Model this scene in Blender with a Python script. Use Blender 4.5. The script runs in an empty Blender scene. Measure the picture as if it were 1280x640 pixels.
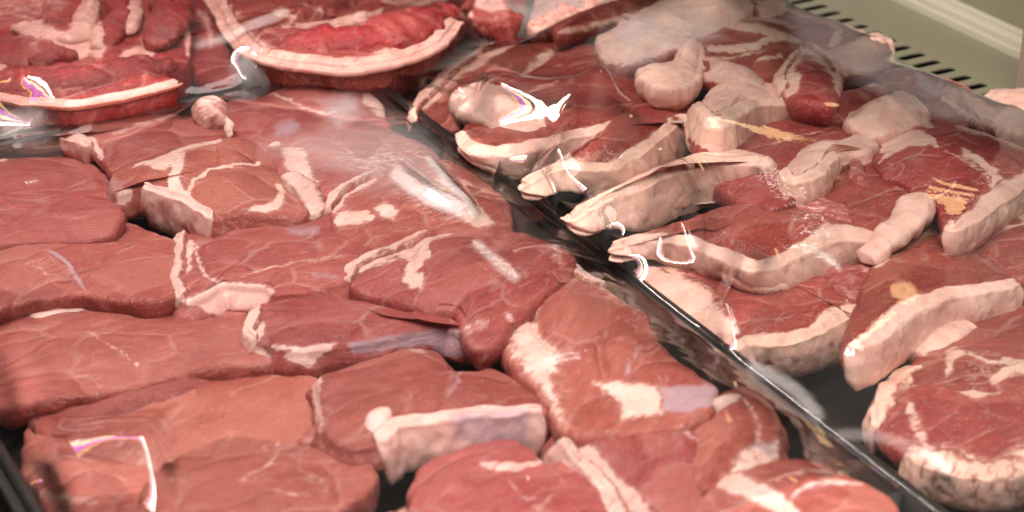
import bpy, bmesh, math, random
import numpy as np
from mathutils import Vector
from mathutils.bvhtree import BVHTree

random.seed(4)
scene = bpy.context.scene
col = scene.collection
R = math.radians

# ------------------------------------------------------------------ camera
FPX, PITCH, CAMH = 2450.0, R(27.5), 0.577          # focal length in photo pixels (photo is 1280 wide)
RT = np.array([1.0, 0, 0])
FW = np.array([0, math.cos(PITCH), -math.sin(PITCH)])
UP = np.array([0, math.sin(PITCH), math.cos(PITCH)])
CAM = np.array([0, 0, CAMH])
E1 = np.array([-0.489, 0.872])                     # along the trays, away from the viewer
E2 = np.array([0.872, 0.489])                      # across the trays, to the right

def ray(x, y):
    return FW * FPX + RT * (x - 640.0) + UP * (320.0 - y)

def at(x, y, z, a=0.0, b=0.0, c=(0, 0)):
    """Where the sight line of a photo pixel meets the plane z + a(X-cx) + b(Y-cy)."""
    d = ray(x, y)
    k = (z - CAM[2] + a * (CAM[0] - c[0]) + b * (CAM[1] - c[1])) / (d[2] - a * d[0] - b * d[1])
    return CAM + d * k

def proj(P):
    Q = P - CAM
    w = Q @ FW
    return np.stack([640 + FPX * (Q @ RT) / w, 320 - FPX * (Q @ UP) / w], -1)

cam = bpy.data.cameras.new('camera')
cam_o = bpy.data.objects.new('camera', cam); col.objects.link(cam_o)
cam.sensor_width = 36.0
cam.lens = FPX / 1280 * 36.0
cam_o.location = CAM
cam_o.rotation_euler = (math.pi / 2 - PITCH, 0, 0)
cam.clip_start, cam.clip_end = 0.05, 60
cam.dof.use_dof = True
cam.dof.focus_distance = 1.20
cam.dof.aperture_fstop = 8.0
scene.camera = cam_o

# ------------------------------------------------------------------ noise
def _hash(i, j, k, s):
    n = (i * 374761393 + j * 668265263 + k * 2147483647 + s * 974634541) & 0xffffffff
    n = ((n ^ (n >> 13)) * 1274126177) & 0xffffffff
    n = n ^ (n >> 16)
    return (n & 0xffff) / 65535.0

def noise(P, scale, seed=0, octaves=2):
    """Value noise about -1..1 at points P (n,3)."""
    out = np.zeros(len(P)); amp, tot = 1.0, 0.0
    for o in range(octaves):
        Q = P * scale * (2.03 ** o) + 57.3 + o * 11.7
        I = np.floor(Q).astype(np.int64); f = Q - I
        f = f * f * f * (f * (f * 6 - 15) + 10)
        v = 0
        for dx in (0, 1):
            for dy in (0, 1):
                for dz in (0, 1):
                    w = (f[:, 0] if dx else 1 - f[:, 0]) * (f[:, 1] if dy else 1 - f[:, 1]) * (f[:, 2] if dz else 1 - f[:, 2])
                    v = v + w * _hash(I[:, 0] + dx, I[:, 1] + dy, I[:, 2] + dz, seed + o * 7)
        out += amp * (v * 2 - 1); tot += amp; amp *= 0.5
    return out / tot

def sstep(x, a, b):
    t = np.clip((x - a) / (b - a), 0, 1)
    return t * t * (3 - 2 * t)

# ------------------------------------------------------------------ curves
def resample(C, N, closed):
    C = np.asarray(C, float)
    if closed: C = np.vstack([C, C[:1]])
    s = np.r_[0, np.cumsum(np.linalg.norm(np.diff(C, axis=0), axis=1))]
    u = np.linspace(0, s[-1], N + (1 if closed else 0))[:N]
    return np.stack([np.interp(u, s, C[:, k]) for k in range(C.shape[1])], -1)

def catmull(pts, closed, sub=14):
    p = np.asarray(pts, float); n = len(p); out = []
    for i in range(n if closed else n - 1):
        if closed: a, b, c, d = p[(i - 1) % n], p[i], p[(i + 1) % n], p[(i + 2) % n]
        else: a, b, c, d = p[max(i - 1, 0)], p[i], p[i + 1], p[min(i + 2, n - 1)]
        t = np.linspace(0, 1, sub, endpoint=False)[:, None]
        out.append(0.5 * (2 * b + (c - a) * t + (2 * a - 5 * b + 4 * c - d) * t ** 2 + (3 * b - a - 3 * c + d) * t ** 3))
    if not closed: out.append(p[-1:])
    return np.vstack(out)

def dist_line(Q, pts):
    pts = np.asarray(pts, float)
    best = np.full(len(Q), 1e9); tt = np.zeros(len(Q))
    for i in range(len(pts) - 1):
        a, b = pts[i], pts[i + 1]
        ab = b - a
        t = np.clip(((Q - a) @ ab) / max(ab @ ab, 1e-9), 0, 1)
        d = np.linalg.norm(Q - a - t[:, None] * ab, axis=1)
        m = d < best
        best[m] = d[m]; tt[m] = (i + t[m]) / (len(pts) - 1)
    return best, tt

def inside(Q, pts):
    pts = np.asarray(pts, float); r = np.zeros(len(Q), bool); n = len(pts)
    for i in range(n):
        a, b = pts[i], pts[(i + 1) % n]
        c = (a[1] > Q[:, 1]) != (b[1] > Q[:, 1])
        with np.errstate(divide='ignore', invalid='ignore'):
            xi = (b[0] - a[0]) * (Q[:, 1] - a[1]) / (b[1] - a[1]) + a[0]
        r ^= c & (Q[:, 0] < xi)
    return r

# ------------------------------------------------------------------ objects
def mesh_obj(name, V, F, mat, parent=None, smooth=True, attrs=None, recalc=True):
    me = bpy.data.meshes.new(name)
    V = np.asarray(V, float)
    base = np.zeros(3)
    if parent is not None: base = np.array(parent.location)
    me.from_pydata((V - base).tolist(), [], F if isinstance(F, list) else F.tolist())
    if smooth: me.polygons.foreach_set('use_smooth', [True] * len(me.polygons))
    for k, (typ, data) in (attrs or {}).items():
        at_ = me.attributes.new(k, typ, 'POINT')
        at_.data.foreach_set('color' if 'COLOR' in typ else 'vector' if 'VECTOR' in typ else 'value', np.asarray(data, np.float32).ravel())
    bm = bmesh.new(); bm.from_mesh(me)
    if recalc: bmesh.ops.recalc_face_normals(bm, faces=bm.faces)
    bm.to_mesh(me); bm.free()
    me.materials.append(mat)
    me.update()
    o = bpy.data.objects.new(name, me); col.objects.link(o)
    o.parent = parent
    return o

def tag(o, label=None, cat=None, group=None, kind=None):
    for k, v in (('label', label), ('category', cat), ('group', group), ('kind', kind)):
        if v: o[k] = v
    return o

def empty(name, loc):
    o = bpy.data.objects.new(name, None); col.objects.link(o)
    o.location = loc; o.empty_display_size = 0.02
    return o

OBST = {}                                           # tray key -> list of (verts, faces) the wrap lies on
FLOOR = 0.0065
_seed = [10]

def lattice_faces(nr, n, closed=True, off=0):
    """Quads of nr rings of n vertices."""
    i = np.arange(nr - 1)[:, None] * n
    j = np.arange(n if closed else n - 1)[None, :]
    j2 = (j + 1) % n
    q = np.stack([i + j, i + j2, i + n + j2, i + n + j], -1).reshape(-1, 4)
    return q + off

def zone_paint(V, paints, S):
    """Fat / silverskin / dark masks from marks given in photo pixels."""
    px = proj(V); Z = np.zeros((len(V), 4)); Z[:, 3] = 1
    wob = np.stack([noise(V, 160, S + 3, 2), noise(V, 160, S + 4, 2)], -1)
    Q = px + wob * 3.0
    for p in paints:
        k = p[0]
        if k in ('G', 'B'): continue
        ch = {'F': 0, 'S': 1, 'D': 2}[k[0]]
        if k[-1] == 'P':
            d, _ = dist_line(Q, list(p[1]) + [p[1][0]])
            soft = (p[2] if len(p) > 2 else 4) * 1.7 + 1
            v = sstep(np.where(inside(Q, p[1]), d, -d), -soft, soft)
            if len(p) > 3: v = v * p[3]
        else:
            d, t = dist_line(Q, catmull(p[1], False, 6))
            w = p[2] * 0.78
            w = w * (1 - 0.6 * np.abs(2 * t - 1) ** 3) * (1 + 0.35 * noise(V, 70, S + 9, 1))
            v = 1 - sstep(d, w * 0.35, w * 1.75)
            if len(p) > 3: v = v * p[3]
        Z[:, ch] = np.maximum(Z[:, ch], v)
    return Z

def bumps(V, paints):
    h = np.zeros(len(V)); px = proj(V)
    for p in paints:
        if p[0] not in ('G', 'B'): continue
        d, t = dist_line(px, catmull(p[1], False, 6))
        f = np.exp(-(d / p[2]) ** 2) * sstep(1 - np.abs(2 * t - 1), 0.0, 0.25)
        h += (p[3] if p[0] == 'B' else -p[3]) * f
    return h

def slab(name, parent, outline, z, tilt, t, mat, paints, tray, fib=0.0, r=0.0045, dome=0.0075, wav=0.0026, seed=None, N=200, K=34, flare=-0.004, ext=None, lean=0.0, tip=None, ragged=0.0013):
    """A slice of meat: cut face from a traced outline, rounded edge, real thickness."""
    S = seed if seed is not None else _seed[0]; _seed[0] += 1
    a, b = tilt
    if ext:
        O = np.asarray(outline, float); d_ = np.roll(O, -1, 0) - np.roll(O, 1, 0)
        if np.sum(O[:, 0] * np.roll(O[:, 1], -1) - np.roll(O[:, 0], -1) * O[:, 1]) < 0: d_ = -d_
        d_ = d_ / np.linalg.norm(d_, axis=1, keepdims=True)
        nx, ny = d_[:, 1], -d_[:, 0]                # outward in the photo, y down
        outline = O + np.c_[np.clip(nx, 0, 1) * ext[3] - np.clip(-nx, 0, 1) * ext[2], np.clip(ny, 0, 1) * ext[1] - np.clip(-ny, 0, 1) * ext[0]]
    cp = np.mean(outline, axis=0)
    c0 = at(cp[0], cp[1], z)
    W = np.array([at(x, y, z, a, b, c0) for x, y in outline])
    C = resample(catmull(W[:, :2], True), N, True)
    if np.sum(C[:, 0] * np.roll(C[:, 1], -1) - np.roll(C[:, 0], -1) * C[:, 1]) < 0: C = C[::-1]
    def nrm(C):
        T = np.roll(C, -1, 0) - np.roll(C, 1, 0)
        T = T / np.maximum(np.linalg.norm(T, axis=1, keepdims=True), 1e-9)
        return np.stack([T[:, 1], -T[:, 0]], -1)
    n = nrm(C)
    C3 = np.c_[C, np.zeros(N)]
    C = C + n * (noise(C3, 55, S, 2) * 0.0016 + noise(C3, 170, S + 1, 3) * ragged)[:, None]
    n = nrm(C)
    for _ in range(6): n = (n + np.roll(n, 1, 0) + np.roll(n, -1, 0)) / 3
    n /= np.maximum(np.linalg.norm(n, axis=1, keepdims=True), 1e-9)
    rr = min(r, t * 0.45)
    I = C - n * rr
    cen = I.mean(0)
    s = np.linspace(0.02, 1, K) ** 0.85
    G = cen + s[:, None, None] * (I - cen)[None]
    for _ in range(40):
        M = G.copy()
        M[1:-1] = (G[:-2] + G[2:] + np.roll(G, 1, 1)[1:-1] + np.roll(G, -1, 1)[1:-1]) / 4
        M[0] = G[1].mean(0) * 0.9 + 0.1 * M[0]
        G = 0.5 * G + 0.5 * M; G[-1] = I
    pl = lambda XY: z + a * (XY[..., 0] - c0[0]) + b * (XY[..., 1] - c0[1])
    ring = [np.concatenate([G, (pl(G) + dome * (1 - s[:, None] ** 2.0))[..., None]], -1)]
    prof = []
    for q in (0.25, 0.5, 0.75, 1.0):
        an = q * math.pi / 2
        prof.append((-rr + rr * math.sin(an), -rr + rr * math.cos(an)))
    for q in np.linspace(0.12, 0.9, 9):
        prof.append((flare * q + 0.0016 * math.sin(q * math.pi), -rr - (t - rr * 1.6) * q))
    prof += [(flare - rr * 0.5, -t + rr * .15), (flare - rr * 1.6, -t)]
    tf = (lambda Q3: 0.30 + 0.70 * sstep(proj(Q3)[:, 0], tip[0], tip[1])) if tip else (lambda Q3: np.ones(len(Q3)))
    tC = tf(np.c_[C, pl(C)])
    for dn, dz in prof:
        XY = C + n * dn + E2 * lean * max(0.0, -dz - rr) / t
        ring.append(np.concatenate([XY, (pl(XY) + np.where(dz < -rr, -rr + (dz + rr) * tC, dz))[:, None]], -1)[None])
    V = np.concatenate(ring, 0)
    nr = V.shape[0]; nside = len(prof)
    V = V.reshape(-1, 3)
    fade = np.r_[np.ones(K * N), np.repeat(np.linspace(1, 0.2, nside), N)]
    top = np.r_[np.ones(K * N), np.repeat(np.linspace(0.9, 0, nside), N)]
    h = noise(V, 22, S + 2, 2) * wav + noise(V, 75, S + 5, 2) * wav * 0.38 + bumps(V, paints)
    V0 = V.copy()
    V[:, 2] += h * top
    nn = np.tile(n, (nr, 1)); sd = np.r_[np.zeros(K * N), np.repeat(np.sin(np.linspace(0.2, 3, nside)), N)]
    V[:, :2] += nn * ((noise(V0, 70, S + 6, 2) * 0.0016 + noise(V0, 210, S + 8, 2) * 0.0007) * sd)[:, None]
    V[:, 2] = np.maximum(V[:, 2], FLOOR + 0.0005 * (np.arange(len(V)) % 2))
    F = [tuple(q) for q in lattice_faces(nr, N).tolist()]
    # centre caps
    V = np.vstack([V, V[:N].mean(0), V[-N:].mean(0)])
    ct, cb = len(V) - 2, len(V) - 1
    for j in range(N):
        F.append((ct, (j + 1) % N, j))
        F.append((cb, (nr - 1) * N + j, (nr - 1) * N + (j + 1) % N))
    F = [f[::-1] for f in F]
    Z = zone_paint(V, paints, S)
    ca, sa = math.cos(fib), math.sin(fib)
    fb = np.stack([V[:, 0] * ca + V[:, 1] * sa + S * 0.371, -V[:, 0] * sa + V[:, 1] * ca + S * 0.173, V[:, 2]], -1)
    o = mesh_obj(name, V, F, mat, parent, True, {'zones': ('FLOAT_COLOR', Z), 'fib': ('FLOAT_VECTOR', fb)})
    OBST.setdefault(tray, []).append((V, F))
    return dict(o=o, C=C, n=n, pl=pl, z=z, t=t, S=S, N=N, outline=outline, fb=(ca, sa), c0=c0, tilt=tilt, lean=lean, tf=tf, dome=dome, rad=float(np.linalg.norm(C - C.mean(0), axis=1).mean()))

def rind(info, parent, mat, p0, p1, w, tray, name='fat_rind', t=None, proud=0.0020, out=0.0030, lower=0.0, taper=0.035, paints=(), fatv=1.0, z_up=0.0, nz=1.0):
    """A strip of fat along the outline between two photo points (the short or long way is picked by a third)."""
    C, n, pl, S = info['C'], info['n'], info['pl'], info['S'] + 500
    t = (t or info['t'] * 0.9) + 0.005
    N = len(C)
    px = proj(np.c_[C, pl(C)])
    i0 = int(np.argmin(np.linalg.norm(px - p0, axis=1))); i1 = int(np.argmin(np.linalg.norm(px - p1[-1], axis=1)))
    im = int(np.argmin(np.linalg.norm(px - p1[0], axis=1)))
    fwd = (im - i0) % N <= (i1 - i0) % N
    idx = [(i0 + k) % N for k in range((i1 - i0) % N + 1)] if fwd else [(i0 - k) % N for k in range((i0 - i1) % N + 1)]
    if len(idx) < 6: return None
    M = max(60, len(idx) * 2)
    A = resample(C[idx], M, False)
    nn = np.stack([np.interp(np.linspace(0, 1, M), np.linspace(0, 1, len(idx)), n[idx][:, k]) for k in (0, 1)], -1)
    nn /= np.linalg.norm(nn, axis=1, keepdims=True)
    u = np.linspace(0, 1, M)
    ws = np.interp(u, np.linspace(0, 1, len(w)), w)
    tp = np.sqrt(np.clip(np.minimum(u, 1 - u) / taper, 0, 1)) * 0.9 + 0.1
    ws = ws * (0.55 + 0.45 * tp) * (1 + 0.22 * noise(np.c_[A, 0 * u], 60, S + 31, 2))
    rr = 0.0026
    sec = [(-1.0, -0.003, 1), (-1.0, 0.15 * proud, 1), (-0.8, proud, 1), (-0.6, proud * 1.2, 1), (-0.4, proud * 1.25, 1), (-0.22, proud * 1.1, 1)]
    pts = []
    for q in np.linspace(0, 1, 6):
        an = q * math.pi / 2
        pts.append((None, -rr + rr * math.sin(an) + out, proud - rr + rr * math.cos(an)))
    for q in np.linspace(0.08, 0.92, 12):
        pts.append((None, out + 0.0012 * math.sin(q * math.pi) + lower * q, proud - rr - (t - 2 * rr) * q))
    pts += [(None, out - rr * .3 + lower, -t + rr * .5), (None, out - rr + lower, -t - 0.0002)]
    tK = info['tf'](np.c_[A, pl(A)])
    rings = []
    for k in range(M):
        rg = []
        zz = pl(A[k]) + z_up
        for (f, dz, _) in sec:
            P = A[k] + nn[k] * (f * ws[k]); q_ = max(0.0, 1 + f * ws[k] / info['rad'] - 0.06); rg.append((P[0], P[1], pl(P) + z_up + dz + (info['dome'] * (1 - q_ * q_) if f > -0.99 or dz > 0 else 0)))
        for (_, dn, dz) in pts:
            P = A[k] + nn[k] * dn + E2 * info['lean'] * max(0.0, -dz) / t; rg.append((P[0], P[1], zz + (dz if dz > 0 else dz * (0.35 + 0.65 * tp[k]) * tK[k])))
        P = A[k] - nn[k] * min(ws[k], 0.006); rg.append((P[0], P[1], zz - t * 0.7 * (0.35 + 0.65 * tp[k]) * tK[k]))
        rings.append(rg)
    V = np.array(rings); m = V.shape[1]; V = V.reshape(-1, 3)
    cross = np.tile(np.arange(m), M)
    NN = np.repeat(nn, m, 0)
    h = (noise(V, 45, S, 2) * 0.0013 + noise(V, 170, S + 2, 2) * 0.0006) * nz
    sidew = np.where(cross < 6, 0.0, 1.0) * np.where(cross >= m - 2, 0, 1)
    topw = np.where((cross > 0) & (cross < 9), 1.0, 0.0)
    V[:, :2] += NN * (h * 1.5 * sidew)[:, None]
    V[:, 2] += (nz * noise(V, 90, S + 5, 2) * 0.0011 + noise(V, 22, info['S'] + 2, 2) * 0.0022) * topw
    V[:, 2] = np.maximum(V[:, 2], FLOOR)
    F = [tuple(q) for q in lattice_faces(M, m).tolist()]
    F += [tuple(range(m))[::-1], tuple(range((M - 1) * m, M * m))]
    if fwd: F = [f[::-1] for f in F]
    Z = zone_paint(V, paints, S)
    edge = np.where(cross <= 2, 0.42, np.where(cross == 3, 0.75, 1.0))
    Z[:, 0] = np.maximum(Z[:, 0], edge * fatv)
    Z[:, 0] *= 1 - np.clip(Z[:, 1] * 0.9 + Z[:, 2] * 0.0, 0, 1) * 0.0
    fb = np.stack([V[:, 0] * 0.6 + V[:, 1] * 0.8 + S * 0.31, V[:, 1] * 0.6 - V[:, 0] * 0.8, V[:, 2]], -1)
    o = mesh_obj(name, V, F, mat, parent, True, {'zones': ('FLOAT_COLOR', Z), 'fib': ('FLOAT_VECTOR', fb)})
    OBST.setdefault(tray, []).append((V, F))
    return o

def tube(name, parent, pts, zs, rad, mat, tray, flat=0.75, Z0=(1, 0, 0), n=18, M=60, paints=(), label=None):
    """A soft strip or knob through photo points at given heights; rad in metres along it."""
    S = _seed[0]; _seed[0] += 1
    P = np.array([at(x, y, z) for (x, y), z in zip(pts, np.interp(np.linspace(0, 1, len(pts)), np.linspace(0, 1, len(zs)), zs))])
    P = resample(catmull(P, False), M, False)
    T = np.gradient(P, axis=0); T /= np.linalg.norm(T, axis=1, keepdims=True)
    side = np.cross(T, [0, 0, 1.0]); side /= np.maximum(np.linalg.norm(side, axis=1, keepdims=True), 1e-6)
    upv = np.cross(side, T)
    u = np.linspace(0, 1, M)
    rr = np.interp(u, np.linspace(0, 1, len(rad)), rad) * np.sqrt(np.clip(np.minimum(u, 1 - u) / 0.05, 0.004, 1))
    rr = rr * (1 + 0.28 * noise(P, 70, S, 2))
    an = np.linspace(0, 2 * math.pi, n, endpoint=False)
    V = P[:, None] + rr[:, None, None] * (side[:, None] * np.cos(an)[None, :, None] + upv[:, None] * (np.sin(an) * flat)[None, :, None])
    V = V.reshape(-1, 3)
    V = V + np.stack([noise(V, 110, S + k, 2) for k in (1, 2, 3)], -1) * 0.0022
    V[:, 2] = np.maximum(V[:, 2], FLOOR)
    F = [tuple(q) for q in lattice_faces(M, n).tolist()] + [tuple(range(n))[::-1], tuple(range((M - 1) * n, M * n))]
    Z = zone_paint(V, paints, S)
    for k in range(3): Z[:, k] = np.maximum(Z[:, k], Z0[k])
    fb = np.stack([V[:, 0] + S * .37, V[:, 1], V[:, 2]], -1)
    o = mesh_obj(name, V, F, mat, parent, True, {'zones': ('FLOAT_COLOR', Z), 'fib': ('FLOAT_VECTOR', fb)})
    OBST.setdefault(tray, []).append((V, F))
    return o

# ------------------------------------------------------------------ materials
class NT:
    def __init__(self, name):
        self.m = bpy.data.materials.new(name); self.m.use_nodes = True
        self.t = self.m.node_tree; self.t.nodes.clear()
    def n(self, typ, **kw):
        nd = self.t.nodes.new(typ)
        for k, v in kw.items():
            if k.startswith('i_'):
                nd.inputs[k[2:].replace('_', ' ')].default_value = v
            else: setattr(nd, k, v)
        return nd
    def l(self, a, b): self.t.links.new(a, b)
    def math(self, op, a, b=None, c=None, clamp=False):
        nd = self.n('ShaderNodeMath', operation=op); nd.use_clamp = clamp
        for k, v in enumerate((a, b, c)):
            if v is None: continue
            if isinstance(v, (int, float)): nd.inputs[k].default_value = v
            else: self.l(v, nd.inputs[k])
        return nd.outputs[0]
    def ss(self, v, a, b):
        nd = self.n('ShaderNodeMapRange', interpolation_type='SMOOTHSTEP')
        self.l(v, nd.inputs['Value']); nd.inputs['From Min'].default_value = a; nd.inputs['From Max'].default_value = b
        return nd.outputs[0]
    def mix(self, f, a, b, bt='MIX'):
        nd = self.n('ShaderNodeMix', data_type='RGBA', blend_type=bt)
        if isinstance(f, (int, float)): nd.inputs[0].default_value = f
        else: self.l(f, nd.inputs[0])
        for k, v in ((6, a), (7, b)):
            if isinstance(v, tuple): nd.inputs[k].default_value = (*v, 1)
            else: self.l(v, nd.inputs[k])
        return nd.outputs[2]
    def noise(self, vec, scale, detail=3, dist=0.0, rough=0.55):
        nd = self.n('ShaderNodeTexNoise'); self.l(vec, nd.inputs['Vector'])
        nd.inputs['Scale'].default_value = scale; nd.inputs['Detail'].default_value = detail
        nd.inputs['Distortion'].default_value = dist; nd.inputs['Roughness'].default_value = rough
        return nd.outputs['Fac']
    def mapping(self, vec, sc):
        nd = self.n('ShaderNodeMapping'); self.l(vec, nd.inputs['Vector']); nd.inputs['Scale'].default_value = sc
        return nd.outputs[0]

def meat_mat(name, c1, c2, c3, f1, f2, silver, vein=0.4, rough=0.36, bump=0.85):
    t = NT(name)
    z = t.n('ShaderNodeAttribute', attribute_name='zones')
    fb = t.n('ShaderNodeAttribute', attribute_name='fib').outputs['Vector']
    sep = t.n('ShaderNodeSeparateColor'); t.l(z.outputs['Color'], sep.inputs[0])
    fat, sil, drk = sep.outputs[0], sep.outputs[1], sep.outputs[2]
    rnd = t.n('ShaderNodeObjectInfo').outputs['Random']
    big = t.noise(t.mapping(fb, (1, 1.8, 1)), 24, 3, 0.4)
    med = t.noise(t.mapping(fb, (1, 2.5, 1)), 75, 4, 0.8)
    fibre = t.noise(t.mapping(fb, (1, 9, 2)), 110, 4, 0.5)
    grain = t.noise(fb, 900, 2, 0)
    lean = t.mix(t.ss(big, 0.32, 0.68), c1, c2)
    lean = t.mix(t.math('MULTIPLY', t.ss(med, 0.48, 0.75), 0.65), lean, c3)
    fv = t.math('ADD', t.math('MULTIPLY_ADD', fibre, 2.0, -0.45), t.math('MULTIPLY', grain, 0.9))
    cmb = t.n('ShaderNodeCombineColor')
    for k in range(3): t.l(fv, cmb.inputs[k])
    lean = t.mix(0.8, lean, cmb.outputs[0], 'MULTIPLY')
    # muscle bundles: each cell its own tone, pale tissue between some of them
    wv = t.n('ShaderNodeVectorMath', operation='MULTIPLY_ADD')
    wn = t.n('ShaderNodeTexNoise'); t.l(fb, wn.inputs['Vector']); wn.inputs['Scale'].default_value = 28; wn.inputs['Detail'].default_value = 3
    t.l(wn.outputs['Color'], wv.inputs[0]); wv.inputs[1].default_value = (0.030, 0.030, 0.0); t.l(t.mapping(fb, (1, 1.7, 0.25)), wv.inputs[2])
    vo = t.n('ShaderNodeTexVoronoi', feature='F1'); t.l(wv.outputs[0], vo.inputs['Vector']); vo.inputs['Scale'].default_value = 21
    ve = t.n('ShaderNodeTexVoronoi', feature='DISTANCE_TO_EDGE'); t.l(wv.outputs[0], ve.inputs['Vector']); ve.inputs['Scale'].default_value = 21
    vs = t.n('ShaderNodeSeparateColor'); t.l(vo.outputs['Color'], vs.inputs[0])
    lean = t.mix(t.math('MULTIPLY', vs.outputs[0], 0.55), lean, c2)
    lean = t.mix(t.math('MULTIPLY', t.ss(vs.outputs[1], 0.55, 0.95), 0.55), lean, c3)
    seam = t.math('SUBTRACT', 1.0, t.ss(ve.outputs['Distance'], 0.004, 0.05))
    seamk = t.math('MULTIPLY', seam, t.ss(t.noise(fb, 33, 3), 0.42, 0.62))
    # thin pale veins and connective threads
    def ridge(sc, sq, lo, hi, msc, mlo, dist):
        v = t.noise(t.mapping(fb, (1, sq, 1)), sc, 3, dist)
        r_ = t.math('SUBTRACT', 1.0, t.ss(t.math('ABSOLUTE', t.math('SUBTRACT', v, 0.5)), lo, hi))
        return t.math('MULTIPLY', r_, t.ss(t.noise(fb, msc, 2), mlo, mlo + 0.16))
    v1 = ridge(30, 1.6, 0.002, 0.014, 26, 0.50, 0.6)
    v2 = ridge(75, 2.2, 0.002, 0.03, 45, 0.53, 1.2)
    veins = t.math('MULTIPLY', t.math('MAXIMUM', v1, t.math('MULTIPLY', v2, 0.6)), vein)
    speck = t.math('MULTIPLY', t.ss(t.noise(t.mapping(fb, (1, 2, 1)), 520, 2), 0.59, 0.76), 0.5 * vein / 0.4)
    veins = t.math('MAXIMUM', veins, speck)
    veins = t.math('MAXIMUM', veins, t.math('MULTIPLY', seamk, 0.26 * vein / 0.4))
    jag = t.math('ADD', t.math('MULTIPLY', t.math('SUBTRACT', t.noise(t.mapping(fb, (1, 2.2, 1)), 130, 5, 0.6, 0.65), 0.5), 1.9), t.math('MULTIPLY_ADD', fat, 1.3, -0.15))
    fm = t.ss(jag, 0.34, 0.66)
    fatn = t.noise(fb, 55, 4, 0.6)
    fatc = t.mix(t.ss(fatn, 0.35, 0.65), f1, f2)
    fatp = t.math('MULTIPLY', t.ss(t.noise(fb, 95, 3, 0.8), 0.54, 0.74), 0.6)
    fatc = t.mix(fatp, fatc, tuple(0.55 * a_ + 0.45 * b_ for a_, b_ in zip(f1, c3)))
    lean = t.mix(t.math('MULTIPLY', t.ss(jag, 0.02, 0.42), 0.5), lean, tuple(0.55 * a_ + 0.45 * b_ for a_, b_ in zip(c3, f2)))
    colr = t.mix(t.math('MAXIMUM', fm, veins), lean, fatc)
    sm = t.math('MULTIPLY', t.ss(t.math('ADD', sil, t.math('MULTIPLY', t.math('SUBTRACT', t.noise(fb, 90, 3), 0.5), 0.5)), 0.25, 0.75), 0.8)
    colr = t.mix(sm, colr, silver)
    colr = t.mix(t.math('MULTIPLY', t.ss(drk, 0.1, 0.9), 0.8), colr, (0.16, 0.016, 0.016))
    hsv = t.n('ShaderNodeHueSaturation')
    t.l(t.math('MULTIPLY_ADD', t.math('FRACT', t.math('MULTIPLY', rnd, 7.3)), 0.011, 0.4935), hsv.inputs['Hue'])
    t.l(t.math('MULTIPLY_ADD', rnd, 0.22, 0.84), hsv.inputs['Value'])
    t.l(colr, hsv.inputs['Color'])
    bs = t.n('ShaderNodeBsdfPrincipled')
    t.l(hsv.outputs[0], bs.inputs['Base Color'])
    rg = t.math('MULTIPLY_ADD', t.noise(fb, 140, 3), 0.30, rough - 0.15)
    rg = t.math('SUBTRACT', rg, t.math('MULTIPLY', fm, 0.06))
    t.l(rg, bs.inputs['Roughness'])
    bs.inputs['Specular IOR Level'].default_value = 0.45
    bs.inputs['Subsurface Weight'].default_value = 0.35
    bs.inputs['Subsurface Radius'].default_value = (1.0, 0.32, 0.22)
    bs.inputs['Subsurface Scale'].default_value = 0.0035
    hgt = t.math('ADD', t.math('MULTIPLY', fibre, 0.7), t.math('MULTIPLY', grain, 0.7))
    hgt = t.math('ADD', hgt, t.math('MULTIPLY', med, 0.8))
    hgt = t.math('ADD', hgt, t.math('MULTIPLY', fm, 0.5))
    hgt = t.math('SUBTRACT', hgt, t.math('MULTIPLY', t.math('SUBTRACT', 1.0, t.ss(ve.outputs['Distance'], 0.0, 0.16)), 0.9))
    bp = t.n('ShaderNodeBump'); bp.inputs['Strength'].default_value = bump; bp.inputs['Distance'].default_value = 0.0014
    hgt = t.math('MULTIPLY', hgt, t.math('MULTIPLY_ADD', fm, -0.6, 1.0))
    t.l(hgt, bp.inputs['Height']); t.l(bp.outputs[0], bs.inputs['Normal'])
    o = t.n('ShaderNodeOutputMaterial'); t.l(bs.outputs[0], o.inputs[0])
    return t.m

PORK = meat_mat('pale_pork', (0.44, 0.118, 0.096), (0.32, 0.064, 0.052), (0.50, 0.172, 0.140), (0.86, 0.62, 0.55), (0.78, 0.50, 0.44), (0.50, 0.36, 0.41), vein=0.34)
CHOP = meat_mat('red_chop', (0.385, 0.058, 0.046), (0.28, 0.035, 0.028), (0.44, 0.108, 0.087), (0.87, 0.60, 0.50), (0.78, 0.49, 0.40), (0.55, 0.44, 0.47), vein=0.5)
BELLY = meat_mat('red_belly', (0.33, 0.032, 0.025), (0.20, 0.015, 0.012), (0.38, 0.075, 0.058), (0.74, 0.44, 0.38), (0.64, 0.33, 0.28), (0.52, 0.42, 0.47), vein=0.42, rough=0.3)

def plain(name, c, rough=0.5, metal=0.0, nsc=40, var=0.12, bump=0.1, spec=0.5):
    t = NT(name)
    tc = t.n('ShaderNodeTexCoord').outputs['Object']
    n1 = t.noise(tc, nsc, 4)
    cc = t.mix(n1, tuple(x * (1 - var) for x in c), tuple(min(x * (1 + var), 1) for x in c))
    bs = t.n('ShaderNodeBsdfPrincipled'); t.l(cc, bs.inputs['Base Color'])
    t.l(t.math('MULTIPLY_ADD', t.noise(tc, nsc * 3, 3), 0.2, rough - 0.1), bs.inputs['Roughness'])
    bs.inputs['Metallic'].default_value = metal; bs.inputs['Specular IOR Level'].default_value = spec
    bp = t.n('ShaderNodeBump'); bp.inputs['Strength'].default_value = bump; bp.inputs['Distance'].default_value = 0.0006
    t.l(t.noise(tc, nsc * 8, 2), bp.inputs['Height']); t.l(bp.outputs[0], bs.inputs['Normal'])
    o = t.n('ShaderNodeOutputMaterial'); t.l(bs.outputs[0], o.inputs[0])
    return t.m

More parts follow.
